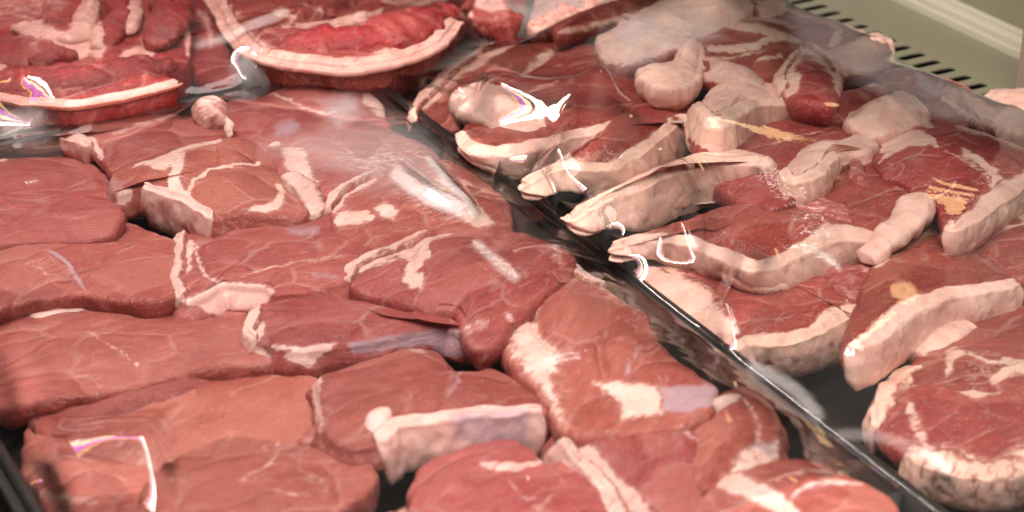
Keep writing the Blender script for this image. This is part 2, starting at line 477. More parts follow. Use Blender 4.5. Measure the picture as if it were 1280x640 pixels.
TRAY = plain('black_plastic', (0.012, 0.011, 0.010), 0.36, spec=0.5)
TRAYIN = plain('grey_black_plastic', (0.105, 0.095, 0.085), 0.42)
VENTM = plain('olive_enamel', (0.215, 0.205, 0.14), 0.45, nsc=12, var=0.05)
DARK = plain('dark_hollow', (0.010, 0.010, 0.010), 0.7)
ALU = plain('white_aluminium', (0.52, 0.50, 0.40), 0.38, nsc=20, var=0.04)
BACKM = plain('back_enamel', (0.24, 0.225, 0.14), 0.5, nsc=8, var=0.06)
POSTM = plain('brown_post', (0.30, 0.22, 0.18), 0.45, nsc=10, var=0.06)

def film_mat():
    t = NT('clear_film')
    painted_haze = t.n('ShaderNodeAttribute', attribute_name='painted_haze').outputs['Fac']
    tc = t.n('ShaderNodeTexCoord').outputs['Object']
    tr = t.n('ShaderNodeBsdfTransparent'); tr.inputs[0].default_value = (0.985, 0.985, 0.985, 1)
    gl = t.n('ShaderNodeBsdfGlossy'); gl.inputs['Roughness'].default_value = 0.045; gl.inputs['Color'].default_value = (1, 1, 1, 1)
    bp = t.n('ShaderNodeBump'); bp.inputs['Strength'].default_value = 0.02; bp.inputs['Distance'].default_value = 0.001
    st = t.mapping(tc, (1, 3, 1))
    t.l(t.noise(st, 60, 3, 0.5), bp.inputs['Height']); t.l(bp.outputs[0], gl.inputs['Normal'])
    fr = t.n('ShaderNodeFresnel'); fr.inputs['IOR'].default_value = 1.5
    t.l(bp.outputs[0], fr.inputs['Normal'])
    f = t.math('MULTIPLY', fr.outputs[0], 1.3, clamp=True)
    m1 = t.n('ShaderNodeMixShader'); t.l(f, m1.inputs[0]); t.l(tr.outputs[0], m1.inputs[1]); t.l(gl.outputs[0], m1.inputs[2])
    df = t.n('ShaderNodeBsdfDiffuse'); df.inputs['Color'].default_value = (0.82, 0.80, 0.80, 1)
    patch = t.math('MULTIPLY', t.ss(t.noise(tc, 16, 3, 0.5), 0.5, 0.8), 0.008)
    hz = t.math('ADD', t.math('MULTIPLY', painted_haze, t.math('MULTIPLY_ADD', t.noise(st, 45, 3, 1.0), 0.9, 0.5)), patch)  # matte white mixed into the film, standing in for pale reflections
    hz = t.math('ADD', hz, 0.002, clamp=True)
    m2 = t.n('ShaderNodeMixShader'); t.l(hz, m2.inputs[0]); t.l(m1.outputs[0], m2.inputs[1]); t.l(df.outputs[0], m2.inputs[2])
    o = t.n('ShaderNodeOutputMaterial'); t.l(m2.outputs[0], o.inputs[0])
    return t.m
FILM = film_mat()

# ------------------------------------------------------------------ the meat
GA = 'pale pink meat slices in the front left tray'
GB = 'red chops with thick pale rind in the right tray'
GC = 'red rib cuts in the back left tray'

def piece(name, label, cat, group, tray, outline, z, tilt, t, mat, paints=(), rinds=(), fib=0.0, lobes=(), **kw):
    cp = np.mean(outline, axis=0)
    c = at(cp[0], cp[1], z)
    root = empty(name, (float(c[0]), float(c[1]), FLOOR))
    tag(root, label, cat, group)
    info = slab('lean_meat', root, outline, z, tilt, t, mat, paints, tray, fib=fib, **kw)
    for rd in rinds:
        kw2 = dict(rd[3]) if len(rd) > 3 else {}
        rind(info, root, mat, rd[0], rd[1], rd[2], tray, paints=kw2.pop('paints', ()), **kw2)
    root['_i'] = 0; del root['_i']
    return root, info

def A(label, outline, z=0.033, tilt=(0.0, -0.10), t=0.015, paints=(), rinds=(), **kw):
    return piece('meat_slice', label, 'meat slice', GA, 'A', outline, z, tilt, t, PORK, paints, rinds, **kw)

def B(label, outline, z=0.046, tilt=(0.0, -0.10), t=0.022, paints=(), rinds=(), **kw):
    return piece('meat_chop', label, 'meat chop', GB, 'B', outline, z, tilt, t, CHOP, paints, rinds, **kw)

# ---- left tray, back row to front row
A('thin pink slice end at the left edge, beside a pale film line',
  [(-70, 178), (-20, 176), (8, 178), (22, 184), (40, 196), (20, 204), (-20, 208), (-70, 210)], ext=(0, 10, 0, 10), tilt=(0, 0), z=0.0260, t=0.0104,
  paints=[('F', [(-30, 197), (10, 194), (40, 190)], 5)])
A('pink slice with thick pale fat on its left front edge, in the back row',
  [(19, 180), (44, 166), (63, 167), (105, 182), (128, 200), (150, 222), (200, 224), (260, 200), (296, 172), (270, 150), (246, 127), (228, 126), (180, 134), (130, 143), (85, 152), (48, 154), (28, 168)], ext=(0, 0, 0, 10),
  z=0.0360, tilt=(0, -0.08), t=0.0148, fib=0.5,
  paints=[('FP', [(14, 180), (45, 165), (66, 166), (108, 182), (109, 220), (60, 205), (18, 190)], 4), ('F', [(85, 152), (97, 170), (118, 182), (128, 197)], 7),
          ('F', [(100, 163), (112, 158)], 9), ('F', [(47, 156), (80, 152), (112, 150)], 7, .8), ('F', [(140, 168), (200, 148), (245, 135)], 3, .6), ('G', [(115, 160), (180, 150), (250, 140)], 6, 0.0015)],
  rinds=[((22, 180), [(62, 167), (108, 188)], [0.006, 0.010, 0.010, 0.006], dict(lower=-0.001))])
r3, i3 = A('large smooth slice with a round white bone knob, along the back rim of the tray',
  [(247, 120), (300, 112), (345, 104), (400, 97), (440, 101), (466, 116), (482, 135), (488, 160), (470, 185), (420, 200), (362, 197), (330, 183), (290, 172), (262, 160), (246, 138)], ext=(0, 14, 0, 0),
  z=0.0380, tilt=(0.06, -0.04), t=0.0192, fib=0.3, dome=0.006,
  paints=[('SP', [(340, 155), (365, 145), (380, 160), (360, 172), (342, 170)], 6, .7), ('SP', [(405, 135), (430, 118), (450, 122), (445, 140), (415, 148)], 8, .7),
          ('F', [(330, 112), (360, 125), (395, 140), (420, 140)], 3, .7), ('F', [(455, 118), (470, 130), (480, 142)], 12, .8), ('G', [(300, 118), (360, 127), (410, 145)], 7, .002)])
tube('bone', r3, [(256, 133), (262, 141), (270, 155)], [0.045, 0.045, 0.043], [0.010, 0.0115, 0.009], PORK, 'A', flat=0.8, n=24, Z0=(0.55, 0, 0))
tube('fat_tag', r3, [(283, 150), (288, 158), (288, 172)], [0.046, 0.046, 0.042], [0.002, 0.0035, 0.002], PORK, 'A')
A('dull pink slice folded along a ridge, at the left edge below the fat-fronted corner slice',
  [(-80, 200), (0, 190), (45, 198), (95, 212), (128, 228), (140, 250), (138, 275), (120, 290), (40, 293), (-80, 297)], ext=(18, 8, 0, 16),
  z=0.0310, tilt=(0.06, -0.1), t=0.0163, fib=0.2,
  paints=[('B', [(-20, 226), (50, 222), (95, 218), (130, 232)], 7, .0025), ('G', [(-20, 236), (60, 232), (130, 240)], 8, .0015), ('F', [(28, 229), (50, 225)], 3, .7), ('S', [(0, 262), (30, 268), (60, 266)], 4, .4)])
r5, i5 = A('slice under white wrap folds, with a pale fat strip down its left front',
  [(332, 182), (352, 172), (385, 163), (430, 158), (490, 160), (540, 182), (556, 205), (520, 228), (470, 245), (445, 262), (418, 276), (398, 266), (384, 244), (360, 218), (337, 202)], ext=(0, 12, 0, 0),
  z=0.0410, tilt=(0, -0.02), t=0.0178, dome=0.006,
  paints=[('F', [(333, 178), (360, 170), (400, 160)], 12, .9), ('DP', [(335, 182), (352, 178), (366, 190), (352, 202), (338, 200)], 5, .45), ('FP', [(352, 186), (378, 185), (400, 240), (405, 268), (388, 262), (366, 228)], 5),
          ('FP', [(420, 170), (520, 178), (545, 200), (470, 225), (425, 205)], 16, .5)],
  rinds=[((358, 214), [(384, 244), (402, 267)], [0.008, 0.012, 0.008], dict(t=0.0133))])
r4, i4 = A('squarish slice with a white seam and a fat block on its near left side',
  [(137, 213), (158, 205), (185, 196), (225, 183), (270, 174), (310, 173), (333, 186), (348, 208), (356, 226), (374, 246), (386, 264), (350, 268), (318, 266), (290, 268), (266, 272), (240, 254), (208, 243), (178, 233), (160, 236), (140, 240)],
  z=0.0450, tilt=(-0.02, -0.05), t=0.0222, fib=-0.3, flare=0.002,
  paints=[('FP', [(178, 236), (210, 243), (242, 255), (268, 274), (250, 290), (215, 300), (178, 302), (176, 270)], 3), ('FP', [(180, 203), (224, 186), (224, 197), (205, 213), (190, 210)], 3), ('F', [(226, 184), (222, 205), (216, 225), (222, 238), (236, 250)], 9),
          ('F', [(160, 207), (195, 195), (240, 180), (275, 175)], 6), ('F', [(162, 236), (150, 256)], 10, .7), ('S', [(140, 214), (137, 245), (136, 275)], 10, .5), ('F', [(232, 246), (238, 232), (252, 218), (280, 208), (325, 205)], 3, .8),
          ('G', [(236, 246), (250, 220), (290, 208), (330, 206)], 6, .0022), ('B', [(270, 190), (320, 190)], 16, .002), ('F', [(312, 262), (345, 255), (352, 238), (346, 230)], 7, .8), ('SP', [(135, 215), (140, 212), (180, 238), (178, 302), (150, 290), (133, 278)], 3, .35)],
  rinds=[((180, 234), [(240, 254), (266, 272)], [0.003, 0.004, 0.003], dict(t=0.0229, name='fat_block'))])
A('big plain slice with a bluish vein, at the left edge above the film corner',
  [(-80, 300), (0, 291), (40, 288), (100, 284), (142, 283), (182, 295), (212, 310), (223, 324), (222, 345), (210, 366), (190, 376), (140, 372), (100, 366), (40, 372), (-80, 388)], ext=(12, 0, 0, 14),
  z=0.0360, tilt=(0.05, -0.14), t=0.0192, fib=0.8, dome=0.006,
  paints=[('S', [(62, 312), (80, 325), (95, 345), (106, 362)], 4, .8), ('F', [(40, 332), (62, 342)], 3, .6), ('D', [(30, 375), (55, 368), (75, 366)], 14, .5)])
r6, i6 = A('slice with a pale bone end, half under white film folds by the rim',
  [(413, 257), (420, 240), (446, 225), (476, 213), (505, 204), (540, 198), (578, 206), (612, 226), (640, 257), (641, 276), (626, 284), (590, 285), (560, 279), (522, 286), (482, 300), (452, 294), (430, 286), (415, 276)], ext=(0, 12, 0, 0),
  z=0.0450, tilt=(0, -0.04), t=0.0192, fib=0.6,
  paints=[('F', [(416, 262), (424, 242), (450, 226), (480, 212)], 14), ('FP', [(470, 262), (482, 252), (497, 262), (490, 274), (474, 270)], 4), ('F', [(420, 276), (440, 272), (465, 272)], 10, .8), ('FP', [(480, 212), (560, 205), (610, 270), (560, 276), (520, 262)], 14, .45),
          ('FP', [(572, 268), (600, 258), (620, 280), (590, 284)], 5, .9), ('D', [(470, 270), (490, 280)], 8, .35)],
  rinds=[((414, 262), [(446, 225), (474, 214)], [0.004, 0.009, 0.009, 0.004])])
A('broad slice with a pale cream fat slope along its near left edge',
  [(230, 295), (222, 315), (214, 338), (212, 356), (232, 377), (256, 364), (278, 356), (325, 357), (345, 366), (390, 360), (432, 346), (446, 334), (478, 318), (500, 300), (445, 287), (402, 274), (330, 279), (265, 284)], ext=(14, 0, 0, 18),
  z=0.0390, tilt=(0.05, -0.13), t=0.0178, fib=0.25, flare=0.007,
  paints=[('FP', [(232, 374), (256, 362), (278, 354), (328, 355), (344, 364), (330, 384), (310, 402), (270, 394), (236, 382)], 3), ('F', [(238, 304), (232, 330), (222, 350), (226, 376)], 9), ('F', [(244, 305), (250, 330), (262, 348), (278, 355)], 3, .7),
          ('G', [(246, 300), (252, 335), (275, 352)], 6, .0016), ('F', [(300, 345), (360, 330), (430, 320)], 2.5, .5), ('SP', [(352, 285), (400, 282), (400, 296), (362, 296)], 6, .7), ('SP', [(385, 341), (422, 340), (424, 350), (390, 350)], 3, .6), ('G', [(310, 340), (350, 315), (400, 296)], 9, .002),
          ('DP', [(400, 290), (470, 290), (480, 330), (420, 340)], 14, .25)],
  rinds=[((236, 300), [(213, 340), (226, 372)], [0.004, 0.006, 0.008, 0.006], dict(t=0.0133))])
A('short red muscle end with a silver edge, tucked under a plain slice',
  [(36, 374), (68, 361), (110, 358), (160, 366), (214, 371), (220, 380), (160, 386), (96, 392), (40, 398)], ext=(10, 0, 0, 8), z=0.0320, tilt=(0, -0.05), t=0.0133, fib=0.4,
  paints=[('S', [(132, 366), (165, 371), (214, 374)], 8, .9), ('F', [(30, 396), (95, 388), (130, 381)], 6), ('F', [(85, 372), (108, 366)], 3, .6)])
A('wide dark pink slice with faint white threads, running off the left edge',
  [(-62, 405), (0, 396), (60, 390), (130, 379), (208, 375), (252, 382), (300, 397), (326, 414), (340, 438), (318, 454), (232, 464), (150, 482), (100, 492), (40, 502), (-10, 506), (-40, 450)], ext=(18, 0, 0, 16),
  z=0.0320, tilt=(0.04, -0.13), t=0.0178, fib=0.3,
  paints=[('D', [(60, 398), (140, 386), (210, 380)], 12, .3), ('F', [(110, 415), (150, 440), (180, 462)], 2.5, .55), ('F', [(210, 378), (214, 390)], 4.5), ('F', [(90, 470), (125, 472)], 4, .5), ('DP', [(230, 430), (300, 420), (310, 445), (240, 455)], 12, .3)])
A('narrow red slice end showing between two larger slices, left of centre',
  [(38, 520), (90, 494), (160, 474), (232, 464), (318, 450), (336, 462), (330, 480), (240, 496), (170, 515), (100, 530), (50, 534)], ext=(12, 12, 0, 12), z=0.0290, tilt=(0, -0.05), t=0.0148, fib=0.2,
  paints=[('F', [(170, 470), (195, 476)], 3, .5), ('G', [(120, 490), (230, 470)], 5, .002)])
r8, i8 = A('slice with scalloped white fat along its upper left edge, nearest the centre',
  [(436, 346), (441, 332), (470, 316), (508, 300), (545, 283), (585, 274), (622, 280), (660, 289), (692, 301), (716, 316), (720, 334), (702, 348), (672, 376), (642, 396), (632, 416), (610, 430), (586, 425), (562, 386), (532, 388), (512, 382), (482, 373), (450, 364), (437, 358)],
  z=0.0490, tilt=(0.05, -0.06), t=0.0222, fib=0.9, dome=0.006,
  paints=[('F', [(437, 340), (470, 320), (520, 300), (570, 280), (592, 275)], 13), ('FP', [(490, 312), (520, 300), (532, 303), (512, 326), (500, 322)], 4), ('F', [(532, 304), (527, 320), (516, 335), (508, 350)], 9), ('FP', [(508, 345), (530, 343), (527, 360), (510, 358)], 4),
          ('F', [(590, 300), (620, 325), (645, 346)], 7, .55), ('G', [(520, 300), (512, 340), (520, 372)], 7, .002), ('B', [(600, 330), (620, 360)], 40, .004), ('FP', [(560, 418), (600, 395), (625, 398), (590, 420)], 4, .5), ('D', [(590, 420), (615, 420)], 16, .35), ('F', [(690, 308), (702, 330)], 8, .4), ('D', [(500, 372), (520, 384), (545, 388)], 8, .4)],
  rinds=[((438, 350), [(508, 300), (590, 275)], [0.004, 0.008, 0.010, 0.006, 0.003], dict(t=0.0148))])
A('slice with a silvery skin side and a white fat wedge, left of the centre',
  [(322, 380), (346, 367), (400, 361), (440, 370), (500, 384), (552, 392), (584, 404), (598, 420), (560, 414), (545, 409), (482, 420), (432, 428), (388, 438), (352, 437), (330, 430), (312, 426), (309, 414), (318, 396)], ext=(0, 0, 0, 12),
  z=0.0430, tilt=(0.02, -0.11), t=0.0192, fib=0.3, flare=0.004,
  paints=[('FP', [(352, 444), (366, 436), (420, 427), (412, 438), (392, 452), (386, 460)], 3), ('SP', [(432, 430), (482, 421), (545, 410), (600, 414), (600, 445), (548, 446), (535, 430), (490, 436), (440, 442)], 4), ('F', [(320, 392), (322, 410), (312, 428), (325, 450), (335, 466)], 11), ('F', [(340, 434), (372, 434)], 4, .8),
          ('G', [(370, 395), (430, 380)], 8, .0015), ('G', [(430, 428), (480, 395), (520, 388)], 9, .002), ('F', [(420, 366), (440, 369)], 6, .8), ('SP', [(450, 373), (490, 380), (475, 388)], 5, .6)],
  rinds=[((322, 386), [(312, 412), (318, 428)], [0.003, 0.006, 0.004], dict(t=0.0163))])
A('big slice with a pale pink fat band on its left, under the arched film glint',
  [(28, 540), (45, 524), (100, 514), (152, 502), (190, 488), (242, 474), (330, 466), (396, 474), (402, 510), (400, 540), (378, 560), (300, 572), (240, 590), (170, 606), (90, 606), (44, 580)], ext=(0, 14, 0, 12),
  z=0.0320, tilt=(0.05, -0.05), t=0.0192, fib=0.9, dome=0.006,
  paints=[('FP', [(40, 528), (95, 517), (150, 505), (186, 490), (160, 510), (110, 526), (70, 540), (45, 540)], 5, .8), ('G', [(190, 505), (280, 490), (380, 478)], 9, .002), ('DP', [(130, 545), (200, 520), (240, 560), (150, 590)], 14, .25)])
r16, i16 = A('slice with a round eye of meat inside a pale fat loop',
  [(638, 376), (650, 356), (668, 344), (690, 332), (710, 332), (742, 348), (772, 364), (802, 384), (818, 408), (828, 432), (852, 450), (880, 468), (898, 484), (892, 502), (850, 522), (806, 528), (760, 534), (718, 536), (694, 520), (680, 492), (660, 470), (638, 446), (627, 420), (628, 396)], ext=(0, 14, 0, 0),
  z=0.0520, tilt=(0.08, -0.05), t=0.0222, fib=1.0, dome=0.003,
  paints=[('F', [(632, 384), (655, 356), (690, 336), (715, 336), (740, 350)], 11), ('FP', [(630, 392), (655, 366), (668, 380), (676, 415), (700, 438), (698, 462), (690, 470), (700, 500), (710, 532), (694, 524), (676, 490), (640, 446)], 9, .72),
          ('FP', [(668, 440), (697, 445), (694, 464), (670, 468)], 7), ('G', [(660, 366), (672, 410), (700, 436), (740, 432), (765, 410)], 6, .004), ('B', [(700, 370), (720, 405)], 26, .0055), ('FP', [(740, 480), (772, 478), (822, 484), (828, 516), (780, 524), (776, 500)], 5), ('SP', [(824, 484), (898, 480), (896, 506), (860, 516), (830, 514)], 4, .95),
          ('S', [(660, 370), (664, 395)], 5, .7), ('DP', [(695, 505), (770, 492), (778, 522), (722, 530)], 9, .3), ('G', [(752, 425), (750, 450), (760, 470)], 6, .004), ('B', [(775, 425), (790, 460)], 22, .004), ('F', [(740, 350), (772, 366), (802, 386)], 6, .6), ('S', [(802, 432), (790, 450), (782, 470)], 5, .6)],
  rinds=[((634, 384), [(690, 332), (752, 354)], [0.005, 0.008, 0.008, 0.003], dict(t=0.0148))])
r15, i15 = A('slice with a thick near rind mottled white and lilac',
  [(396, 466), (430, 455), (480, 440), (512, 431), (540, 436), (556, 456), (585, 462), (612, 456), (640, 468), (664, 490), (678, 514), (640, 517), (590, 521), (540, 529), (500, 535), (470, 552), (440, 560), (416, 552), (400, 532), (397, 500)], ext=(0, 0, 0, 12),
  z=0.0490, tilt=(-0.03, -0.12), t=0.0178, fib=0.7, flare=0.004, dome=0.006,
  paints=[('F', [(397, 466), (396, 500), (400, 540)], 6), ('F', [(512, 432), (530, 440)], 8, .5), ('S', [(575, 455), (572, 475), (560, 495)], 4, .6), ('F', [(570, 458), (590, 458)], 5, .8), ('DP', [(540, 440), (556, 456), (600, 462), (580, 440)], 6, .2)],
  rinds=[((470, 556), [(560, 526), (678, 514)], [0.006, 0.009, 0.008, 0.006, 0.004], dict(t=0.0192, lower=0.004, paints=[('SP', [(560, 515), (640, 508), (668, 516), (660, 560), (565, 558)], 8, .75), ('D', [(680, 515), (690, 545)], 12, .4)]))])
tube('loose_tissue', r15, [(372, 556), (400, 546), (430, 535), (465, 520), (490, 514)], [0.042, 0.044, 0.047, 0.050, 0.052], [0.006, 0.010, 0.012, 0.010, 0.006], PORK, 'A', flat=0.6, Z0=(0.22, 0, 0.12), n=24, M=90)
tube('fat_tag', r15, [(478, 512), (472, 530), (466, 548), (478, 566)], [0.058, 0.056, 0.052, 0.042], [0.004, 0.006, 0.006, 0.004], PORK, 'A')
A('smooth oval slice end with a sheer cut right side, at the bottom edge',
  [(200, 584), (250, 554), (300, 543), (370, 554), (440, 568), (468, 578), (474, 594), (466, 612), (430, 640), (370, 690), (200, 700), (170, 630)],
  z=0.0500, tilt=(-0.04, -0.04), t=0.0252, fib=0.5, r=0.003, dome=0.003,
  paints=[('S', [(474, 600), (468, 625), (455, 650)], 14, .4), ('F', [(300, 600), (340, 575), (348, 550)], 2.5, .5), ('F', [(320, 610), (390, 620)], 2.5, .4)])
A('slice corner in the bottom left of the tray, under bright purple film lines',
  [(24, 578), (34, 556), (66, 548), (120, 575), (185, 588), (225, 622), (230, 700), (100, 700), (70, 650), (42, 606)], ext=(12, 0, 0, 10), z=0.0340, tilt=(0.04, -0.03), t=0.0207, fib=0.2,
  paints=[('F', [(20, 600), (60, 620), (120, 628)], 9, .4)])
r17, i17 = A('squarish slice with a pale fat strip sloping down its left side',
  [(696, 530), (740, 527), (790, 519), (840, 512), (866, 520), (874, 560), (868, 600), (862, 650), (830, 700), (780, 660), (760, 620), (742, 600), (722, 578), (704, 556)], ext=(0, 0, 0, 10),
  z=0.0540, tilt=(0.1, -0.05), t=0.0207, fib=1.1, flare=0.008, dome=0.005,
  paints=[('F', [(705, 545), (735, 568), (752, 590), (790, 625), (820, 660)], 16, .75), ('S', [(700, 560), (715, 585), (740, 610)], 12, .6), ('F', [(700, 540), (718, 548), (714, 560)], 6, .8), ('F', [(812, 518), (806, 550)], 2.5, .6)],
  rinds=[((704, 552), [(742, 598), (790, 662)], [0.003, 0.005, 0.006, 0.004], dict(t=0.0192, lower=0.006, fatv=.7))])
r17b, i17b = A('slice with a white rib strip across its upper left corner, against the grey tray wall',
  [(864, 526), (884, 506), (904, 484), (930, 479), (956, 494), (973, 514), (978, 548), (972, 576), (940, 586), (902, 596), (876, 606), (862, 580)], ext=(0, 14, 0, 0),
  z=0.0530, tilt=(-0.12, -0.05), t=0.0192, fib=0.9, flare=0.004,
  paints=[('FP', [(930, 560), (974, 548), (976, 580), (900, 600), (915, 580)], 5, .7), ('S', [(940, 560), (975, 560)], 12, .5), ('F', [(930, 498), (948, 530), (944, 560)], 4, .4), ('G', [(930, 505), (946, 535), (940, 565)], 7, .0015)])
tube('rib_strip', r17b, [(864, 528), (885, 514), (905, 504), (926, 499)], [0.056, 0.056, 0.054, 0.052], [0.004, 0.005, 0.005, 0.004], PORK, 'A', Z0=(.9, .35, 0))
A('slice with wavy veins and a white fat streak, rightmost along the bottom edge',
  [(862, 620), (890, 596), (925, 582), (985, 569), (1025, 573), (1062, 590), (1100, 606), (1130, 640), (1150, 720), (880, 730), (840, 670)],
  z=0.0570, tilt=(0, -0.02), t=0.0207, fib=0.3,
  paints=[('F', [(884, 592), (920, 604), (960, 622), (1000, 650)], 15), ('F', [(985, 635), (1000, 612), (1040, 602), (1080, 606)], 3.5, .6), ('S', [(985, 640), (1002, 614), (1045, 604)], 6, .4), ('F', [(960, 600), (1010, 590), (1060, 592)], 2.5, .5), ('F', [(1060, 594), (1090, 606)], 3, .4)])
A('grooved slice with a thin pale upper left edge, bottom centre',
  [(508, 640), (512, 608), (522, 584), (540, 568), (562, 560), (612, 546), (648, 544), (684, 572), (706, 572), (750, 600), (772, 640), (780, 720), (520, 720)],
  z=0.0500, tilt=(0.04, -0.1), t=0.0192, fib=0.6,
  paints=[('F', [(560, 562), (600, 546), (645, 543)], 6, .8), ('F', [(600, 580), (640, 584), (700, 574)], 5, .7), ('G', [(560, 625), (610, 594), (650, 585), (700, 580)], 8, .003), ('DP', [(580, 560), (640, 550), (665, 575), (620, 580)], 8, .3), ('F', [(670, 640), (700, 610)], 2.5, .5)])
A('small red corner of a slice at the bottom edge, left of the grooved slice',
  [(470, 650), (495, 634), (520, 628), (545, 640), (560, 700), (480, 710)], z=0.040, t=0.0163, paints=[('F', [(500, 640), (540, 640)], 6, .7), ('DP', [(470, 650), (500, 635), (520, 650)], 8, .4)])

# ---- right tray, back to front
TB = (0.0, -0.10)
B('large dull piece of whitish fat and blue skin, at the back of the right tray',
  [(745, 45), (775, 25), (810, 6), (860, -14), (930, -20), (945, 5), (920, 28), (885, 42), (855, 60), (820, 72), (785, 78), (758, 70)], wav=0.005, ragged=0.003, z=0.0620, tilt=(0, -.02), t=0.0296,
  paints=[('FP', [(735, 40), (800, -5), (860, -20), (950, -30), (940, 30), (880, 48), (830, 66), (790, 82), (750, 80)], 8), ('SP', [(765, 30), (815, 8), (830, 30), (790, 60), (768, 60)], 8, .6), ('SP', [(880, 30), (920, 5), (930, 20), (895, 38)], 8, .5), ('DP', [(815, 35), (835, 32), (842, 42), (822, 44)], 4, .4)])
B('long red strip with a pale lower edge, behind the whitish fat piece',
  [(690, 30), (720, 15), (750, 4), (790, -2), (830, -4), (822, 8), (780, 20), (740, 30), (700, 42)], z=0.0580, tilt=(0, -.05), t=0.0163, paints=[('F', [(700, 40), (750, 30), (800, 16)], 6, .6)])
B('small red chop end with pale fat, at the top edge beside the vent slots',
  [(892, -12), (960, -16), (985, 0), (975, 18), (948, 24), (915, 14)], z=0.0560, tilt=(0, -.05), t=0.0163, paints=[('FP', [(945, 2), (985, -6), (980, 22), (950, 24)], 5)])
B('flat dull red slice pressed under film beside the vent slots',
  [(965, 8), (985, 8), (1030, 22), (1080, 36), (1084, 48), (1060, 62), (1018, 66), (990, 52), (968, 30)], z=0.0500, tilt=(0, -.02), t=0.0148, paints=[('F', [(965, 6), (1000, 12), (1050, 28), (1084, 38)], 9, .8), ('F', [(1048, 34), (1046, 48), (1038, 58)], 6, .8)])
r23, i23 = B('pale knuckle end with a pinkish tip, pressed under film beside the vent',
  [(1030, 64), (1060, 52), (1085, 42), (1108, 44), (1120, 60), (1112, 76), (1090, 84), (1060, 92), (1034, 86)], wav=0.005, ragged=0.003, z=0.0520, tilt=(0, -.02), t=0.0178, paints=[('FP', [(1025, 60), (1085, 38), (1125, 50), (1115, 84), (1050, 96), (1030, 90)], 5), ('D', [(1095, 66), (1112, 72)], 8, .3)])
B('curved meat piece with a silver skin tip, behind the big veined chop',
  [(1098, 92), (1120, 82), (1150, 86), (1172, 104), (1178, 118), (1150, 116), (1118, 106), (1100, 100)], z=0.0520, tilt=(0, -.05), t=0.0148, paints=[('SP', [(1140, 84), (1180, 100), (1180, 122), (1150, 108)], 6), ('F', [(1098, 90), (1122, 82), (1150, 86)], 4)])
B('small bluish silver-skinned scrap, right of the large pale fat lump',
  [(1148, 128), (1175, 126), (1200, 138), (1214, 152), (1185, 152), (1158, 144)], z=0.0480, t=0.0133, paints=[('SP', [(1148, 126), (1214, 140), (1214, 156), (1160, 146)], 8, .6)])
B('pale smooth fat piece in front of the brown post',
  [(1225, 122), (1245, 106), (1290, 110), (1330, 140), (1320, 170), (1270, 168), (1235, 150)], wav=0.005, ragged=0.003, z=0.0480, tilt=(0, -.02), t=0.0192, paints=[('FP', [(1215, 100), (1340, 100), (1340, 180), (1220, 170)], 4, .9), ('SP', [(1260, 140), (1300, 140), (1300, 165), (1262, 160)], 8, .7)])
B('striped bacon-like slice with layers of fat, at the back of the right tray',
  [(858, 58), (885, 40), (915, 20), (952, 18), (990, 28), (1004, 44), (1000, 56), (986, 62), (970, 84), (940, 94), (900, 92), (866, 78)], z=0.0600, tilt=(0, -.08), t=0.0192, fib=-.35,
  paints=[('F', [(905, 32), (950, 36), (1000, 52)], 7), ('F', [(885, 62), (930, 60), (975, 46)], 7), ('F', [(925, 20), (965, 24), (995, 34)], 5), ('F', [(870, 74), (920, 72), (960, 62)], 3, .6), ('G', [(880, 64), (940, 60), (985, 52)], 5, .003)])
B('small dark red slice with pale grain, below the bacon-like slice',
  [(925, 70), (945, 58), (980, 52), (992, 64), (980, 88), (950, 96), (928, 88)], z=0.0600, tilt=(0, -.12), t=0.0163, paints=[('F', [(932, 78), (955, 74), (982, 68)], 3, .6), ('DP', [(925, 70), (935, 66), (935, 80)], 4, .6)])
B('pinkish lump wrapped in pale rind, rising above the folded rind chop at the back',
  [(796, 92), (812, 84), (832, 78), (848, 62), (858, 52), (872, 50), (880, 62), (882, 80), (872, 98), (848, 108), (816, 108)], wav=0.005, ragged=0.003, z=0.0660, tilt=(0, -.1), t=0.0207, dome=.008, paints=[('FP', [(790, 90), (850, 45), (885, 50), (885, 100), (860, 140), (800, 130)], 4)])
r21, i21 = B('narrow white fat strip lying between the pinkish lump and the folded rind chop',
  [(868, 70), (884, 70), (920, 84), (956, 96), (950, 106), (915, 104), (880, 94)], z=0.0620, tilt=(0, -.1), t=0.0148, paints=[('FP', [(860, 62), (960, 90), (960, 112), (870, 100)], 4)])
B('upright chop with a red face and pale fat curling over its top',
  [(972, 96), (980, 78), (994, 62), (1012, 58), (1032, 68), (1048, 84), (1052, 106), (1046, 124), (1020, 126), (992, 122), (978, 112)], z=0.0640, tilt=(.05, -.16), t=0.0222, dome=.007,
  paints=[('F', [(976, 108), (982, 82), (1000, 62), (1020, 64), (1046, 84), (1050, 116)], 12), ('F', [(975, 90), (992, 100), (985, 116)], 14, .9), ('DP', [(1000, 90), (1030, 90), (1036, 115), (1005, 115)], 10, .4)],
  rinds=[((978, 110), [(1000, 61), (1048, 90)], [0.005, 0.008, 0.005])])
B('red strip of lean running behind the large pale fat lump, near the right edge',
  [(1000, 134), (1035, 122), (1075, 112), (1112, 104), (1108, 118), (1080, 132), (1055, 146), (1020, 146)], z=0.0540, tilt=(0, -.1), t=0.0148, paints=[('F', [(1080, 104), (1110, 104)], 5)])
r25, i25 = B('large pale cream fat lump, behind the big veined chop at the right',
  [(1052, 146), (1078, 130), (1104, 114), (1128, 108), (1146, 118), (1160, 134), (1158, 148), (1130, 160), (1098, 168), (1070, 162)], wav=0.005, ragged=0.003, z=0.0580, tilt=(0, -.1), t=0.0192, dome=.007, paints=[('FP', [(1040, 150), (1120, 100), (1170, 130), (1160, 180), (1090, 190)], 4), ('SP', [(1130, 112), (1150, 120), (1150, 140), (1135, 130)], 6, .4)])
